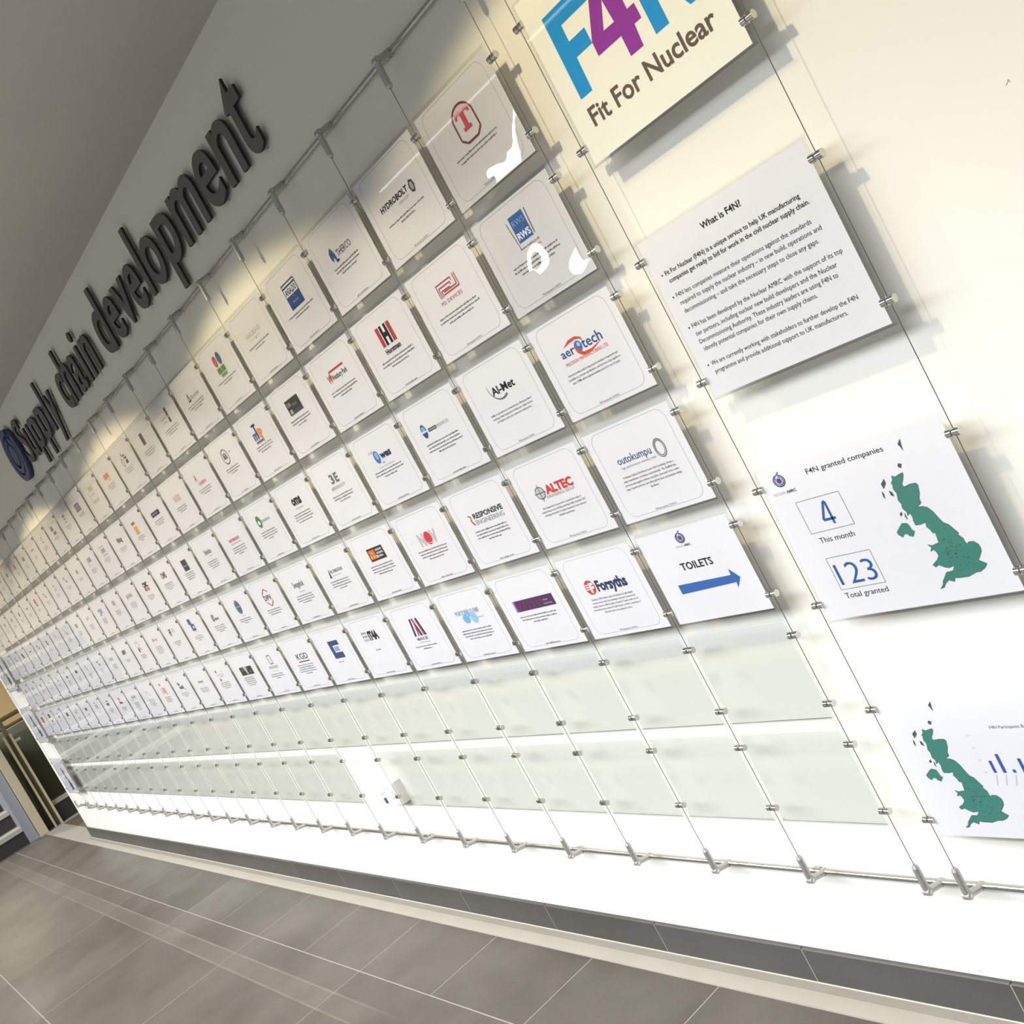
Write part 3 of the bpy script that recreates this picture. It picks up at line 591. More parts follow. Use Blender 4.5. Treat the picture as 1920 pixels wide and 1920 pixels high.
L(5, 7, 'a navy square with a white cut out', lambda p: (
    p.rect(-34, -12, 56, 60, '2a3e74'), p.rect(-4, 12, 58, 40, 'f0f0f4'), p.rect(0, 16, 50, 36, '8f98b4'), p.rect(44, 12, 60, 40, 'f4f4f8')), 1, -28, bw=72)
L(5, 8, 'dark letters over a thick underline', lambda p: (p.text('KGD', -46, 70, 18, 26, '3a3a44', 0.01), p.rect(-46, 6, 66, 10, '2b2b33')), 5, -8, bw=86)
L(5, 9, 'a small slate tablet outline', lambda p: (p.frame(-10, 30, 28, 68, 4, '4f5470', 5), p.rect(-2, 38, 20, 60, 'd4d6e0'), p.rect(-46, 8, 58, 20, 'b0aeb8'), p.rect(-24, -6, 34, -2, 'cacad0')), 3, -20, bw=74)
L(5, 10, 'a black photo with a white burst', lambda p: (
    p.rect(-62, 6, 96, 46, '242424'), p.poly([(-10, 44), (14, 8), (26, 8), (30, 40), (50, 36), (34, 42), (10, 46)], 'a9b0b4'), p.poly([(-40, 34), (-10, 42), (-36, 24)], '6c7274'), p.poly([(50, 18), (80, 30), (60, 12)], '6c7274')), 5, -8, bw=72)
L(5, 11, 'red dots around pale letters', lambda p: (p.ell(-48, 56, 9, 8, 'a9333c'), p.ell(-36, 12, 9, 8, 'a9333c'), p.ell(36, 54, 4, 3, 'b86a70'), p.text('CUI', -26, 30, 24, 20, 'b8b2ba'), p.ell(-42, 36, 5, 4, 'a9333c')), 4, -6, bw=70)
L(5, 12, 'plain small grey lettering', lambda p: p.text('siemens', -42, 42, 22, 14, '868a88', 0.03), 3, -10, bw=70)
L(5, 13, 'navy stacked lettering', lambda p: (p.text('be', -48, -16, 36, 20, '3e4664', 0.05), p.text('build', -44, 30, 14, 20, '565c76', 0.05), p.rect(34, 4, 48, 14, '9a9eac')), 3, -12, bw=66)
L(5, 14, 'a bright red square and slanted red lettering', lambda p: (p.rect(-40, 58, -18, 72, 'cc3a3c'), p.line([(-50, 44), (-34, 4)], 5, 'cc4a48'), p.rect(-24, 12, 34, 44, 'e0908c'), p.rect(22, 2, 36, 10, 'b03a40')), 4, -14, bw=60)
L(5, 15, 'very faint grey marks', lambda p: (p.rect(-18, 34, 8, 48, 'd0d0d6'), p.rect(10, 16, 36, 30, 'd0d0d6')), 5, -8, bw=64)
L(5, 16, 'grey italic lettering', lambda p: (p.text('KUDOS', -42, 50, 26, 18, '9a9ca0', 0.04), p.rect(-52, 10, -36, 18, '7c7e88')), 6, -6, bw=56)
L(5, 17, 'red lettering over black lettering', lambda p: (p.rect(-40, 34, 10, 52, 'd07a7a'), p.text('Blue', -38, 40, 12, 16, '50323a', 0.05)), 3, -16, bw=60)
L(5, 18, 'two short black blocks', lambda p: (p.rect(-20, 46, 24, 54, '55555a'), p.rect(-36, 18, 30, 36, '5a5a60')), 4, -6, bw=56)
L(5, 19, 'grey tinted letters in a box', lambda p: (p.rect(-40, 56, 16, 62, '85858c'), p.rect(-28, 18, 40, 46, 'b2b2b8'), p.rect(34, 4, 50, 10, '85858c')), 2, -8, bw=40)
L(5, 20, 'a dark grey square mark', lambda p: p.rect(-30, 20, 34, 42, '66666c'), 3, -10, bw=48)
L(5, 21, 'a dark swoosh', lambda p: (p.line([(-50, 30), (-10, 20), (20, 52), (34, 10)], 6, '6c6a76')), 3, -14, bw=48)
L(5, 22, 'a dark square block', lambda p: p.rect(-34, 12, 34, 42, '4e4c56'), 1, -14, bw=40)
L(5, 23, 'a dot above a grey block', lambda p: (p.rect(-20, 46, 6, 58, '4a4a50'), p.rect(-26, 12, 40, 32, '8c8c92')), 1, -14, bw=40)
L(5, 24, 'a black box logo with a black tick', lambda p: (p.rect(-42, 34, 28, 66, '101014'), p.rect(-20, 44, 0, 52, 'd8d8dc'), p.rect(-6, -6, 40, 10, '101014')), 2, -22, bw=44)
L(5, 25, 'a solid bright red block', lambda p: (p.rect(-38, 0, 32, 56, 'c8242c'), p.rect(-24, 16, 18, 40, 'd8585c')), 2, -18, bw=44)
L(4, 23, 'a dark spot over grey text', lambda p: p.rect(-24, 22, 24, 44, '7e7a84'), 3, -8, bw=44)
L(4, 20, 'a dark mark and a grey block', lambda p: (p.rect(-40, 50, -22, 62, '4c4c52'), p.rect(-22, 14, 26, 30, '66666c')), 4, -8, bw=44)
L(4, 19, 'a dark grey block', lambda p: p.rect(-30, 24, 32, 46, '66666c'), 4, -8, bw=44)
L(3, 18, 'a dark tick and grey block', lambda p: (p.line([(-30, 50), (-8, 20)], 7, '6e6c72'), p.rect(0, 12, 26, 26, '9a98a0')), 4, -10, bw=44)
L(3, 19, 'a short black slash', lambda p: p.line([(-20, 58), (10, 30)], 8, '55545a'), 2, -14, bw=40)
L(3, 20, 'a dusky pink slanted block', lambda p: p.poly([(-30, 46), (10, 50), (30, 14), (-10, 10)], 'b08a96'), 3, -10, bw=40)
L(3, 23, 'a black slanted block', lambda p: p.poly([(-36, 50), (6, 52), (34, 14), (-6, 10)], '4a4440'), 2, -10, bw=40)
L(3, 25, 'a column of small black marks', lambda p: (p.rect(-30, 44, 0, 58, '55555c'), p.rect(-14, 26, 12, 36, '55555c'), p.rect(0, 10, 20, 18, '66666c')), 2, -10, bw=40)

TINT = ['a pale grey', 'a soft brown', 'a faded mauve', 'a dull slate', 'a washed out green', 'a pinkish grey']
TC = ['a6a4a8', 'a4968c', '9c8fa2', '8790a0', '94a096', 'b0a0a4']
SH = ['block', 'oval', 'bar', 'pair of blocks', 'ring']
used = set()
def generic(r, c):
    rg = random.Random(r * 100 + c * 7)
    for _ in range(50):
        i, j = rg.randrange(6), rg.randrange(5)
        if (i, j) not in used: break
    used.add((i, j))
    col = TC[i]; a = rg.uniform(-6, 6)
    def fn(p):
        if j == 0: p.rect(-30 + a, 20, 28 + a, 46, col)
        elif j == 1: p.ell(a, 34, 28, 16, col)
        elif j == 2: p.rect(-44, 28, 42, 38, col)
        elif j == 3: p.rect(-34, 36, 4, 50, col); p.rect(-6, 16, 34, 30, col)
        else: p.arc(a, 34, 24, 20, 7, col)
    return (TINT[i] + ' ' + SH[j], fn, 3, -10, '7c7c82', 48)

def border(p, r, c):
    p.frame(-131, -104, 131, 104.5, 1.0 if c > 3 else 0.8, '9c9ca2', 26)
def card(r, c):
    desc, fn, body, y0, col, bw = LOGO.get((r, c)) or generic(r, c)
    o = obj('info_card', PAPER, None, (xc(c), 0, zc(r)))
    plc = '%s row, %s from right' % (ROWN[r], ORD[c])
    o['label'] = ('card with %s, %s' % (desc, plc)); o['category'] = 'card'; o['group'] = 'information cards in the small grid'
    p = Print(); fn(p); p.build('logo', o, -0.0007)
    if (r, c) == (5, 1): return desc
    p = Print(); border(p, r, c); p.build('border_line', o, -0.0004)
    p = Print(); rg = random.getstate(); random.seed(r * 31 + c)
    if isinstance(body, list):
        for k, t in enumerate(body):
            w = bw * min(1.0, len(t) / max(len(q) for q in body)) if k < len(body) - 1 else bw * len(t) / max(len(q) for q in body)
            p.text(t, -w, w, y0 - 9.3 * k, 5.4, col, 0.004, res=1)
    else:
        for k in range(body):
            w = bw * (random.uniform(0.88, 1.0) if k < body - 1 else random.uniform(0.3, 0.8))
            p.words(0, y0 - 9.3 * k, w, 5, col, fine=c < 14)
    p.build('body_text', o, -0.0007)
    p = Print()
    if c <= 2: p.text('F4N status granted: 12/09/2016', -36, 35, -102, 4.8, '5a5a66', res=1)
    else: p.words(0, -102, 35, 4, '6a6a74', fine=c < 12, hgt=3.8)
    p.build('date_line', o, -0.0007)
    random.setstate(rg)
    return desc

def laminate(r, c, amp, seed, mat):
    from mathutils import noise as mn
    o = [q for q in bpy.data.objects if q.name.startswith('info_card') and abs(q.location.x - xc(c)) < 1e-4 and abs(q.location.z - zc(r)) < 1e-4][0]
    nx, nz = 70, 52; vs = []; fs = []
    for j in range(nz + 1):
        for i in range(nx + 1):
            x = -0.153 + 0.306 * i / nx; z = -0.113 + 0.223 * j / nz
            h = mn.noise(Vector((x * 14 + seed, z * 16, seed * 1.7))) + 0.35 * mn.noise(Vector((x * 34, z * 30 + seed, 3.1)))
            vs.append((x, -0.0016 + max(-0.0006, min(0.0007, amp * h)), z))
    for j in range(nz):
        for i in range(nx): k = j * (nx + 1) + i; fs.append((k, k + 1, k + nx + 2, k + nx + 1))
    me = bpy.data.meshes.new('laminate'); me.from_pydata(vs, [], fs); me.materials.append(mat)
    me.polygons.foreach_set('use_smooth', [True] * len(fs)); me.update()
    obj('laminate', me, o)
MISSING = {(7, 8)}
for r in range(1, 8):
    for c in range(1, NC + 1):
        if (r, c) in MISSING: continue
        h = obj('card_holder', HM, None, (xc(c), 0, zc(r)))
        h['category'] = 'card holder'
        if r <= 5:
            desc = card(r, c)
            h['label'] = 'clear holder around card with %s, %s row' % (desc, ROWN[r]) if (r, c) in LOGO else 'clear acrylic holder in the %s row, %s from the right, with a card' % (ROWN[r], ORD[c])
            h['group'] = 'acrylic holders with cards'
        else:
            h['label'] = 'empty clear acrylic holder, %s row, %s column from the right' % (ROWN[r], ORD[c])
            h['group'] = 'empty acrylic holders in the two lowest rows'

laminate(1, 1, 0.0007, 2.3, M_FILM); laminate(2, 1, 0.0007, 5.1, M_FILM2)

# ------------------------------------------------------------ large posters
MAP = [[(77.4, 88.5), (84.0, 84.8), (91.7, 87.2), (101.5, 89.0), (101.4, 84.7), (95.7, 76.1), (89.5, 69.0), (90.3, 63.0), (104.8, 65.2), (116.8, 64.6), (119.2, 60.3), (116.9, 52.2), (114.2, 44.3), (108.8, 35.5), (108.2, 27.1), (102.5, 24.0), (96.3, 21.1), (107.0, 20.7), (115.6, 16.8), (122.4, 6.6), (127.2, -7.3), (131.2, -16.7), (140.0, -22.9), (146.0, -34.1), (150.7, -42.2), (147.0, -43.4), (154.0, -52.8), (153.8, -59.9), (156.6, -64.7), (160.0, -61.1), (169.9, -61.6), (176.4, -68.6), (177.1, -75.7), (175.1, -82.4), (167.9, -90.9), (161.9, -96.9), (169.2, -102.5), (174.4, -106.3), (166.5, -113.4), (155.2, -118.5), (146.5, -118.5), (134.4, -122.1), (128.9, -124.1), (120.3, -123.5), (108.3, -123.5), (101.7, -121.5), (96.4, -128.8), (86.6, -124.2), (78.0, -128.7), (70.8, -136.4), (62.2, -138.0), (71.5, -130.6), (73.8, -125.1), (90.1, -108.7), (104.1, -108.2), (111.8, -99.4), (98.6, -101.4), (90.9, -98.6), (81.7, -92.5), (73.9, -95.6), (70.4, -90.5), (83.9, -82.7), (91.0, -75.2), (90.3, -67.8), (86.8, -62.7), (79.7, -64.3), (84.7, -57.9), (80.5, -51.2), (88.3, -54.2), (100.2, -52.2), (103.7, -51.4), (105.1, -43.0), (106.5, -31.7), (101.6, -32.2), (99.6, -24.5), (95.4, -17.8), (98.2, -9.7), (86.3, -11.5), (75.7, -10.7), (75.8, -2.0), (77.9, 4.9), (76.6, 13.9), (69.4, 9.6), (71.6, 16.5), (66.7, 24.9), (68.9, 34.6), (66.0, 41.1), (70.4, 54.7), (67.6, 64.1), (70.5, 72.2), (69.1, 75.4), (74.8, 79.8)], [(59.1, 86.6), (59.1, 77.9), (49.0, 68.6), (48.3, 79.0)], [(42.4, 65.7), (44.6, 60.8), (42.2, 49.6), (40.2, 56.0)], [(57.6, 63.6), (61.9, 59.6), (63.2, 50.5), (56.8, 53.5)], [(60.9, 20.3), (60.9, 14.4), (55.8, 11.1), (55.1, 15.7)], [(65.9, 17.7), (66.6, 10.3), (66.0, 1.6), (63.7, 7.9)], [(128.9, 148.5), (126.2, 138.0), (124.1, 125.8), (122.0, 134.9), (119.4, 139.8)], [(102.8, 107.3), (108.2, 104.4), (103.5, 97.1), (100.0, 99.4), (98.7, 102.6)], [(42.7, -6.7), (50.7, -1.0), (60.8, -3.2), (63.6, -9.7), (64.3, -17.2), (68.6, -21.0), (59.9, -31.0), (53.4, -28.2), (49.9, -23.0), (43.3, -23.2), (38.9, -28.2), (32.3, -22.4), (30.9, -16.2)]]
def uk(p, dx, dy, col='3d7a6e', dots=0):
    for k, poly in enumerate(MAP):
        pts = [(x + dx, y + dy) for x, y in poly]
        if k == 0:
            from mathutils.geometry import tessellate_polygon
            tr = tessellate_polygon([[Vector((x, y, 0)) for x, y in pts]])
            p.tri(pts, [tuple(t) for t in tr], col)
            p.line(pts + [pts[0]], 0.7, '3c4c4c')
        else: p.poly(pts, col if k == 8 else '3f5456')
    rg = random.Random(4)
    for _ in range(dots):
        x, y = rg.gauss(122, 14) + dx, rg.gauss(-72, 20) + dy
        p.ell(x, y, 1.5, 1.2, '4a5a5c', 8); p.lay -= 1
def poster(name, X, Zc, label, cat, hw=0.2185, zt=0.166, zb=-0.166):
    o = obj(name, MB().box(-hw, hw, -0.0002, 0.0002, zb, zt).mesh('paper', [M_PAPER]), None, (X, 0, Zc))
    o['label'] = label; o['category'] = cat
    return o
XP = 0.3325
ZP = [0.5725 - 0.5035 * k for k in range(4)]
def bigholder(X, Z, label):
    h = obj('poster_holder', HB, None, (X, 0, Z + 0.001)); h['label'] = label; h['category'] = 'poster holder'; h['group'] = 'large acrylic poster holders'
for k, t in enumerate(('sign with blue and purple letters', 'poster with four bullet paragraphs', 'poster with the green map and 123', 'lowest poster with map and bar chart')):
    bigholder(XP + 0.0005, ZP[k], 'large clear acrylic holder around the near %s' % t)

o = poster('lettered_sign', XP, ZP[0], 'large cream white sign with blue and purple letters, top of the near column', 'sign')
o.data.materials[0] = M_BOARD
def F(x, z): return ((x - XP * 1000), (z - ZP[0] * 1000))
p = Print(); B1 = '2296dc'; PU = '9438a4'
p.poly([F(160, 520), F(196, 520), F(198.6, 585), F(199.5, 620), F(200, 648.5), F(200, 682), F(163, 682)], B1)
p.rect(*F(198, 648.5), *F(284, 682), B1); p.rect(*F(198, 585), *F(248, 616), B1)
p.build('letter_f', o, -0.0007)
p = Print()
p.poly([F(315.5, 520), F(351, 520), F(354.5, 559), F(354.5, 587), F(354.5, 682), F(316, 682), F(313, 629), F(316, 587), F(316, 559)], PU)
p.poly([F(248, 559), F(316, 559), F(316, 586), F(285, 587), F(312.3, 630), F(318, 682), F(308, 682), F(249, 586)], PU)
p.rect(*F(354, 559), *F(374, 587), PU)
p.build('numeral_four', o, -0.0007)
p = Print()
p.rect(*F(387, 520), *F(422, 682), B1); p.rect(*F(478, 520), *F(513, 682), B1); p.poly([F(422, 682), F(387, 682), F(478, 520), F(513, 520)], B1)
p.build('letter_n', o, -0.0007)
p = Print(); p.text('Fit For Nuclear', -172, 176.5, F(0, 464)[1], 36.5, '6a5a50', 0.018, res=4); p.build('caption', o, -0.0007)

o = poster('text_poster', XP, ZP[1], 'white text poster with a bold heading and four bullet paragraphs', 'poster')
p = Print(); zz = ZP[1] * 1000; xx = XP * 1000
p.text('What is F4N?', 279 - xx, 384 - xx, 195.5 - zz, 12.5, '16161a', 0.016, res=3); p.build('heading', o, -0.0007)
LN = [('Fit For Nuclear (F4N) is a unique service to help UK manufacturing', 146, 500, 162, 1), ('companies get ready to bid for work in the civil nuclear supply chain.', 147, 512.5, 146, 1),
      ('F4N lets companies measure their operations against the standards', 146, 498, 115.5, 0), ('required to supply the nuclear industry \u2013 in new build, operations and', 147, 511, 99, 0), ('decommissioning \u2013 and take the necessary steps to close any gaps.', 146.5, 494.5, 81.5, 0),
      ('F4N has been developed by the Nuclear AMRC with the support of its top', 145.7, 527.5, 49.5, 0), ('tier partners, including nuclear new build developers and the Nuclear', 145, 506, 32.5, 0), ('Decommissioning Authority. These industry leaders are using F4N to', 145, 498.5, 16, 0), ('identify potential companies for their own supply chains.', 146.5, 441.5, 0, 0),
      ('We are currently working with stakeholders to further develop the F4N', 146, 514, -31.5, 0), ('programme and provide additional support to UK manufacturers.', 146, 482, -48.5, 0)]
p = Print()
for t, a, b, z, bo in LN: p.text(t, a - xx, b - xx, z - 6 - zz, 9.2, '202026' if bo else '35353b', 0.012 if bo else 0.0, res=2); p.lay = 0
p.build('paragraphs', o, -0.0007)
p = Print()
for z in (162, 115.5, 49.5, -31.5): p.ell(137 - xx, z - 2.5 - zz, 1.9, 1.9, '202026', 12)
p.build('bullet_points', o, -0.0007)

o = poster('granted_poster', XP, ZP[2], 'white poster with a green map, the numbers 4 and 123 in boxes', 'poster')
zz = ZP[2] * 1000; dxm = 332.5 - xx; dzm = -434.7 - zz
p = Print(); uk(p, dxm, dzm, dots=40); p.build('map', o, -0.0007)
p = Print(); p.text('F4N granted companies', 235 - xx, 419 - xx, -299 - zz, 11, '2c2c32', 0.004, res=3); p.build('heading', o, -0.0007)
p = Print(); p.frame(175 - xx, -416 - zz, 284.5 - xx, -347 - zz, 0.8, '3c3c44'); p.line([(242 - xx, -406 - zz), (242 - xx, -359 - zz), (238 - xx, -359 - zz), (220 - xx, -395 - zz), (250 - xx, -395 - zz)], 5.2, '27559c'); p.build('count_box', o, -0.0007)
p = Print(); p.frame(178.5 - xx, -541 - zz, 287.5 - xx, -471.5 - zz, 0.8, '3c3c44'); p.text('123', 186 - xx, 279 - xx, -532 - zz, 48, '27559c', -0.008, res=4); p.build('count_box', o, -0.0007)
p = Print(); p.text('This month', 186 - xx, 273 - xx, -439 - zz, 12, '3a3a42', res=3); p.text('Total granted', 180 - xx, 285 - xx, -560 - zz, 12, '3a3a42', res=3); p.build('caption', o, -0.0007)
p = Print(); amrc(p, 163 - xx, -294 - zz, 15.5); p.text('NUCLEAR', 133 - xx, 164 - xx, -324 - zz, 6, 'b0a8b4'); p.text('AMRC', 167 - xx, 193 - xx, -324 - zz, 6, '5c5c66', 0.03); p.build('logo', o, -0.0007)

o = poster('chart_poster', XP, ZP[3], 'lowest near white poster with a green map and small blue bars', 'poster')
zz = ZP[3] * 1000
p = Print(); uk(p, dxm - 211, -434.7 - 511 - zz, dots=40); p.build('map', o, -0.0007)
p = Print(); p.text('F4N Participants By', 350 - xx, 425 - xx, -863 - zz, 7, '6a6a74', res=2); p.build('heading', o, -0.0007)
p = Print()
for a, zt, w in ((311.7, -931, 6.3), (332, -917, 7), (353.5, -950.5, 6), (374.5, -927, 6.5), (395.5, -940, 6.5), (416.5, -922, 6.5), (437.5, -944, 6.5), (458.5, -934, 6.5)): p.rect(a - xx, -957.5 - zz, a + w - xx, zt - zz, '2c55a4'); p.lay = 0
p.build('bars', o, -0.0007)
p = Print()
for i, a in enumerate((311, 331, 352, 373, 394, 415, 436, 457)):
    p.line([(a - 6 - xx, -985 - zz), (a + 3 - xx, -962 - zz)], 2.2, 'c8c8d0')
for i in range(4): p.rect(290 - xx, -876 - 27 * i - zz, 296 - xx, -873 - 27 * i - zz, 'cfcfd6')
p.build('axis_marks', o, -0.0007)

XL = (XC + XD) / 2
for k in range(4):
    bigholder(XL, ZP[k], 'large clear acrylic holder at the far left end, %s from the top' % ORD[k + 1])
    o = poster('map_poster', XL, ZP[k], 'white poster at the far left end of the wall, %s from the top' % ORD[k + 1], 'poster'); o['group'] = 'far posters'
    p = Print(); uk(p, -60, 10 - 20 * (k == 3), '3f5a56' if k < 3 else '4a4e6c'); p.build('map', o, -0.0007)

# ------------------------------------------------------------ raised sign
def letter(ch, x0, x1, z0, z1, which):
    vs, fs = glyphs(ch, 0.012, 5, 0.0)
    a = min(v[0] for v in vs); b2 = max(v[0] for v in vs); c0 = min(v[1] for v in vs); c1 = max(v[1] for v in vs)
    kx = (x1 - x0) / (b2 - a); kz = (z1 - z0) / (c1 - c0); cx = (x0 + x1) / 2
    P2 = [((v[0] - a) * kx + x0 - cx, (v[1] - c0) * kz) for v in vs]
    mb = MB(); yf, yb = WY - 0.023, WY - 0.013; n = len(P2)
    # boundary edges make the side wall
    cnt = {}
    for f in fs:
        for i in range(len(f)):
            e = (f[i], f[(i + 1) % len(f)]); cnt[e] = 1
    mb.add([(x, yf, z) for x, z in P2], fs, 0); mb.add([(x, yb, z) for x, z in P2], [tuple(reversed(f)) for f in fs], 1)
    vv = [(x, yf, z) for x, z in P2] + [(x, yb, z) for x, z in P2]
    mb.add(vv, [(e[1], e[0], e[0] + n, e[1] + n) for e in cnt if (e[1], e[0]) not in cnt], 1)
    o = obj('sign_letter', mb.mesh('sign_letter', [M_LETTER, M_LETTERSIDE]), None, (cx, 0, z0))
    o['label'] = 'raised dark grey letter %s, %s' % (ch, which); o['category'] = 'letter'; o['group'] = 'raised letters of the wall sign'
    zs = sorted(set(round(v[1], 3) for v in P2))
    # two pins to the wall, placed inside the letter's own triangles
    for f in (max(fs, key=lambda f: (sum(P2[i][1] for i in f), )), min(fs, key=lambda f: (sum(P2[i][1] for i in f), ))):
        px = sum(P2[i][0] for i in f) / len(f); pz = sum(P2[i][1] for i in f) / len(f)
        obj('mounting_pin', MB().cyl((px, WY - 0.013, pz), (px, WY, pz), 0.002, 6).mesh('mounting_pin', [M_STEEL]), o)
A, X_, Bs, D = 1.256, 1.165, 1.001, 0.926
W1, W2, W3 = 'in the word Supply', 'in the word chain', 'in the word development'
for ch, x0, x1, z0, z1, wh in (
    ('S', -4.735, -4.595, 0.998, 1.246, 'first ' + W1), ('u', -4.575, -4.455, 0.998, X_, 'second ' + W1), ('p', -4.410, -4.265, D, X_ + .004, 'third ' + W1), ('p', -4.220, -4.075, D, X_ + .004, 'fourth ' + W1), ('l', -4.022, -3.988, Bs, A, 'fifth ' + W1), ('y', -3.965, -3.825, D, X_, 'last ' + W1),
    ('c', -3.665, -3.535, 0.998, X_ + .003, 'first ' + W2), ('h', -3.527, -3.400, Bs, A, 'second ' + W2), ('a', -3.370, -3.245, 0.998, X_ + .003, 'third ' + W2), ('i', -3.195, -3.155, Bs, 1.23, 'fourth ' + W2), ('n', -3.112, -2.985, Bs, X_ + .003, 'last ' + W2),
    ('d', -2.850, -2.700, 0.998, A, 'first ' + W3), ('e', -2.655, -2.525, 0.998, X_ + .003, 'second ' + W3), ('v', -2.506, -2.345, Bs, X_, 'third ' + W3), ('e', -2.325, -2.195, 0.998, X_ + .003, 'fourth ' + W3), ('l', -2.148, -2.112, Bs, A, 'fifth ' + W3),
    ('o', -2.085, -1.925, 0.998, X_ + .003, 'sixth ' + W3), ('p', -1.885, -1.735, D, X_ + .003, 'seventh ' + W3), ('m', -1.700, -1.470, Bs, X_ + .003, 'eighth ' + W3), ('e', -1.440, -1.295, 0.998, X_ + .003, 'ninth ' + W3), ('n', -1.258, -1.118, Bs, X_ + .003, 'tenth ' + W3), ('t', -1.095, -0.980, 0.998, 1.222, 'last ' + W3)):
    letter(ch, x0, x1, z0, z1, wh)
t = empty('round_emblem', (-4.935, WY - 0.012, 1.11), 'round dark blue swirl emblem to the left of the word Supply', 'emblem')
obj('backing_disc', MB().cyl((0, 0.012, 0), (0, -0.010, 0), 0.150, 40, 0, 0.156, False).mesh('backing_disc', [M_BLUE2]), t)
def ringm(r, w, a0, a1, y0, y1, mat):
    mb = MB(); n = 40; vs = []
    for i in range(n + 1):
        a = math.radians(a0 + (a1 - a0) * i / n)
        for rr in (r, r - w):
            for y in (y0, y1): vs.append((rr * math.cos(a), y, rr * math.sin(a)))
    fs = []
    for i in range(n):
        k = 4 * i
        fs += [(k, k + 4, k + 6, k + 2), (k + 1, k + 3, k + 7, k + 5), (k, k + 1, k + 5, k + 4), (k + 2, k + 6, k + 7, k + 3)]
    fs += [(0, 2, 3, 1), (4 * n, 4 * n + 1, 4 * n + 3, 4 * n + 2)]
    return mb.add(vs, fs).mesh('ring', [mat])
obj('ring', ringm(0.156, 0.036, 70, 400, -0.010, -0.020, M_BLUE1), t)
obj('ring', ringm(0.108, 0.030, 95, 430, -0.010, -0.020, M_BLUE1), t)
obj('centre_dot', MB().cyl((0, -0.010, 0), (0, -0.020, 0), 0.062, 28, 0, None, False).mesh('centre_dot', [M_BLUE1]), t)

# ------------------------------------------------------------ wall socket, scuffs
t = empty('wall_socket', (-2.50, WY, -1.052), 'white double wall socket box where the bottom row lacks a holder', 'socket')
b = MB(); b.box(-0.078, 0.078, -0.030, 0, -0.048, 0.048); obj('back_box', b.mesh('back_box', [M_WHITEPL]), t)
b = MB(); b.box(-0.076, 0.076, -0.037, -0.030, -0.046, 0.046); fp = obj('face_plate', b.mesh('face_plate', [M_WHITEPL]), t)
M_BLK = plain('black_plastic', (0.02, 0.02, 0.02, 1), 0.5)
hole = MB().box(-0.0035, 0.0035, -0.0374, -0.0368, -0.002, 0.002).mesh('pin_slot', [M_BLK]); earth = MB().box(-0.002, 0.002, -0.0374, -0.0368, -0.004, 0.004).mesh('pin_slot', [M_BLK])
for sx in (-0.037, 0.037):
    obj('pin_slot', hole, fp, (sx - 0.011, 0, -0.018)); obj('pin_slot', hole, fp, (sx + 0.011, 0, -0.018)); obj('pin_slot', earth, fp, (sx, 0, 0.006))
    obj('switch', MB().box(-0.005, 0.005, -0.041, -0.036, -0.008, 0.008).mesh('switch', [M_WHITEPL]), fp, (sx * 0.35, 0, 0.028))
for sx in (-0.06, 0.06): obj('screw', MB().cyl((sx, -0.0385, 0), (sx, -0.036, 0), 0.0035, 10).mesh('screw', [M_CHROME]), fp)
obj('sticker', MB().box(-0.072, -0.045, -0.0378, -0.0368, -0.044, -0.020).mesh('sticker', [ink('2b4f9c')]), fp)
for nm, x, z, pts, lab in (('scuff_mark', 0.861, 0.151, [(-12, -6), (-2, 0), (4, 9), (6, -4)], 'small chipped mark in the paint high on the bare wall at right'),
                      ('scuff_mark', -0.026, -1.503, [(-24, 4), (-6, 5), (14, -3)], 'small grey curved scuff just above the skirting at right'),
                      ('scuff_mark', -0.391, -1.121, [(-16, 0), (10, 0)], 'short grey scuff on the wall under the bottom right holders')):
    p = Print(); p.line([(a * 0.4, b * 0.4) for a, b in pts], 1.0, '8c8478'); o = p.build(nm, None, 0); o.location = (x, WY - 0.0002, z); o['label'] = lab; o['category'] = 'mark'; o['group'] = 'scuffs on the white wall'

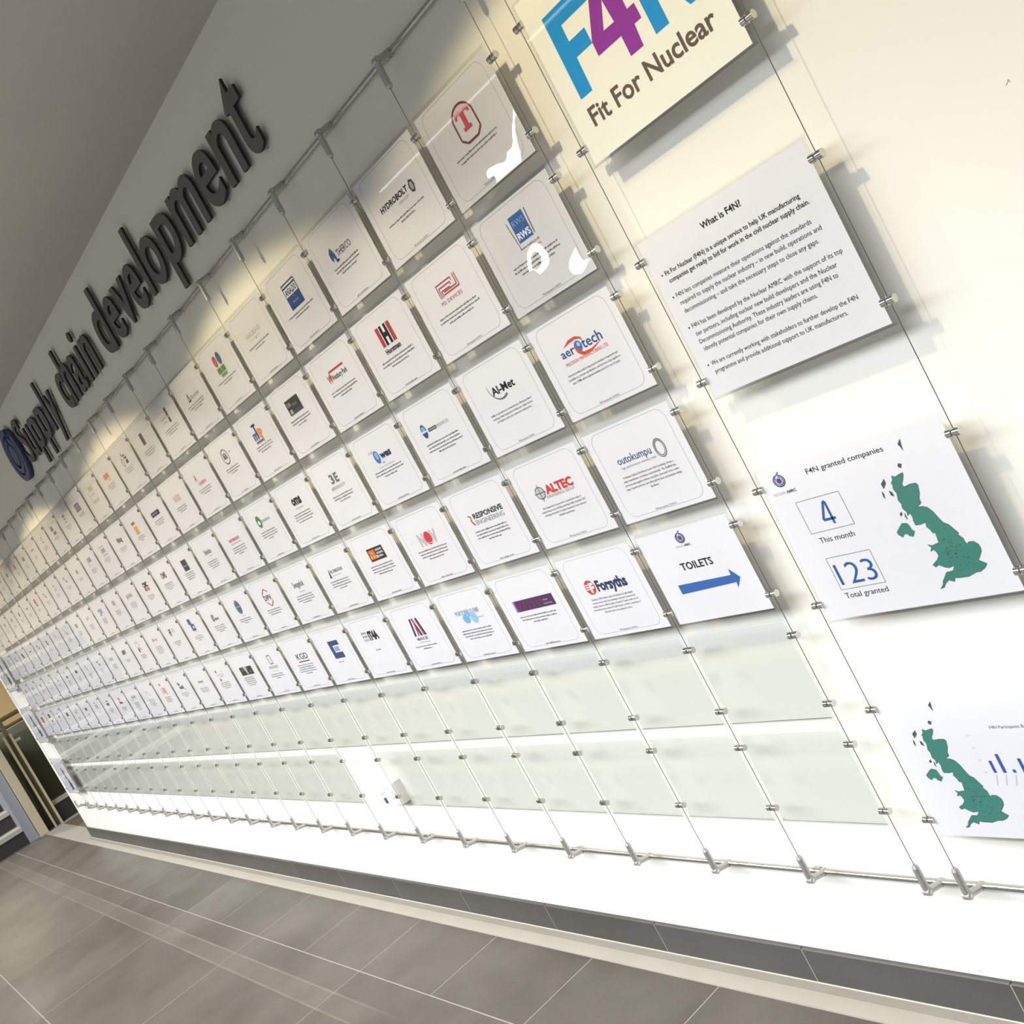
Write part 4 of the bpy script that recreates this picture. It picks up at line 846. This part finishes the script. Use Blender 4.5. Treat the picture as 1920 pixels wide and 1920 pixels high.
# ------------------------------------------------------------ stair end of the hall, beyond the wall
t = empty('staircase', (-11.55, -0.95, FZ), 'staircase with pale nosings and dark risers beyond the left end of the wall', 'staircase')
for k in range(10):
    x0 = -0.28 * k; z0 = 0.19 * k
    r_ = obj('step', MB().box(x0 - 0.34, x0, -0.85, 0.75, z0, z0 + 0.145).mesh('step', [M_DARK]), t)
    obj('nosing', MB().box(x0 - 0.33, x0 + 0.02, -0.85, 0.75, z0 + 0.145, z0 + 0.19).mesh('nosing', [M_NOSE]), r_)
obj('side_panel', MB().box(-0.9, 0.04, 0.752, 0.853, 0.0, 1.12).mesh('side_panel', [plain('blue_grey_paint', (0.25, 0.26, 0.29, 1), 0.6)]), t)
t = empty('balustrade_post', (-11.50, -0.045, FZ), 'cream square post at the foot of the stairs', 'post')
obj('shaft', MB().box(-0.34, 0.05, -0.045, 0.045, 0.0, 1.16).mesh('shaft', [M_CREAM]), t)
obj('base', MB().box(-0.35, 0.06, -0.05, 0.05, 0.0, 0.012).mesh('base', [M_NOSE]), t)
obj('cap', MB().box(-0.35, 0.06, -0.05, 0.05, 1.16, 1.19).mesh('cap', [M_RAILW]), t)
t = empty('glass_balustrade', (-11.62, 0.6, FZ), 'green glass balustrade with dark rails behind the end of the white wall', 'balustrade')
obj('top_rail', MB().cyl((0.03, -0.585, 1.265), (0.03, 1.0, 1.265), 0.024, 12).mesh('top_rail', [M_RAILW]), t)
obj('middle_rail', MB().cyl((0.03, -0.585, 1.17), (0.03, 1.0, 1.17), 0.018, 12).mesh('middle_rail', [M_RAILW]), t)
for y in (-0.51, -0.44): obj('upright', MB().box(0.09, 0.115, y - 0.011, y + 0.011, 0.0, 1.10).mesh('upright', [M_CREAM]), t)
obj('upright', MB().box(0.0, 0.05, -0.48, -0.44, 0.0, 1.26).mesh('upright', [M_RAILW]), t)
obj('glass_pane', MB().box(0.02, 0.032, -0.43, 1.0, 0.27, 1.06).mesh('glass_pane', [M_GLASSD]), t)
obj('glass_pane', MB().box(0.02, 0.032, -0.585, -0.52, 0.25, 1.06).mesh('glass_pane', [M_GLASSD]), t)
obj('bottom_rail', MB().box(0.0, 0.05, -0.44, 1.0, 0.20, 0.245).mesh('bottom_rail', [M_NOSE]), t)
obj('kick_panel', MB().box(0.015, 0.035, -0.44, 1.0, 0.0, 0.20).mesh('kick_panel', [M_DARK]), t)
obj('kick_panel', MB().box(0.015, 0.035, -0.585, -0.50, 0.0, 0.25).mesh('kick_panel', [M_DARK]), t)
obj('notice', MB().box(0.033, 0.036, -0.44, -0.36, 0.985, 1.015).mesh('notice', [M_PAPER]), t)
M_DGREEN = plain('dark_green_wall', (0.25, 0.25, 0.19, 1), 0.5, noise=0.35, scale=1.6)
struct('wall_stair', MB().box(-12.3, -12.2, 0.02, 1.8, FZ, -0.5), [M_DGREEN])
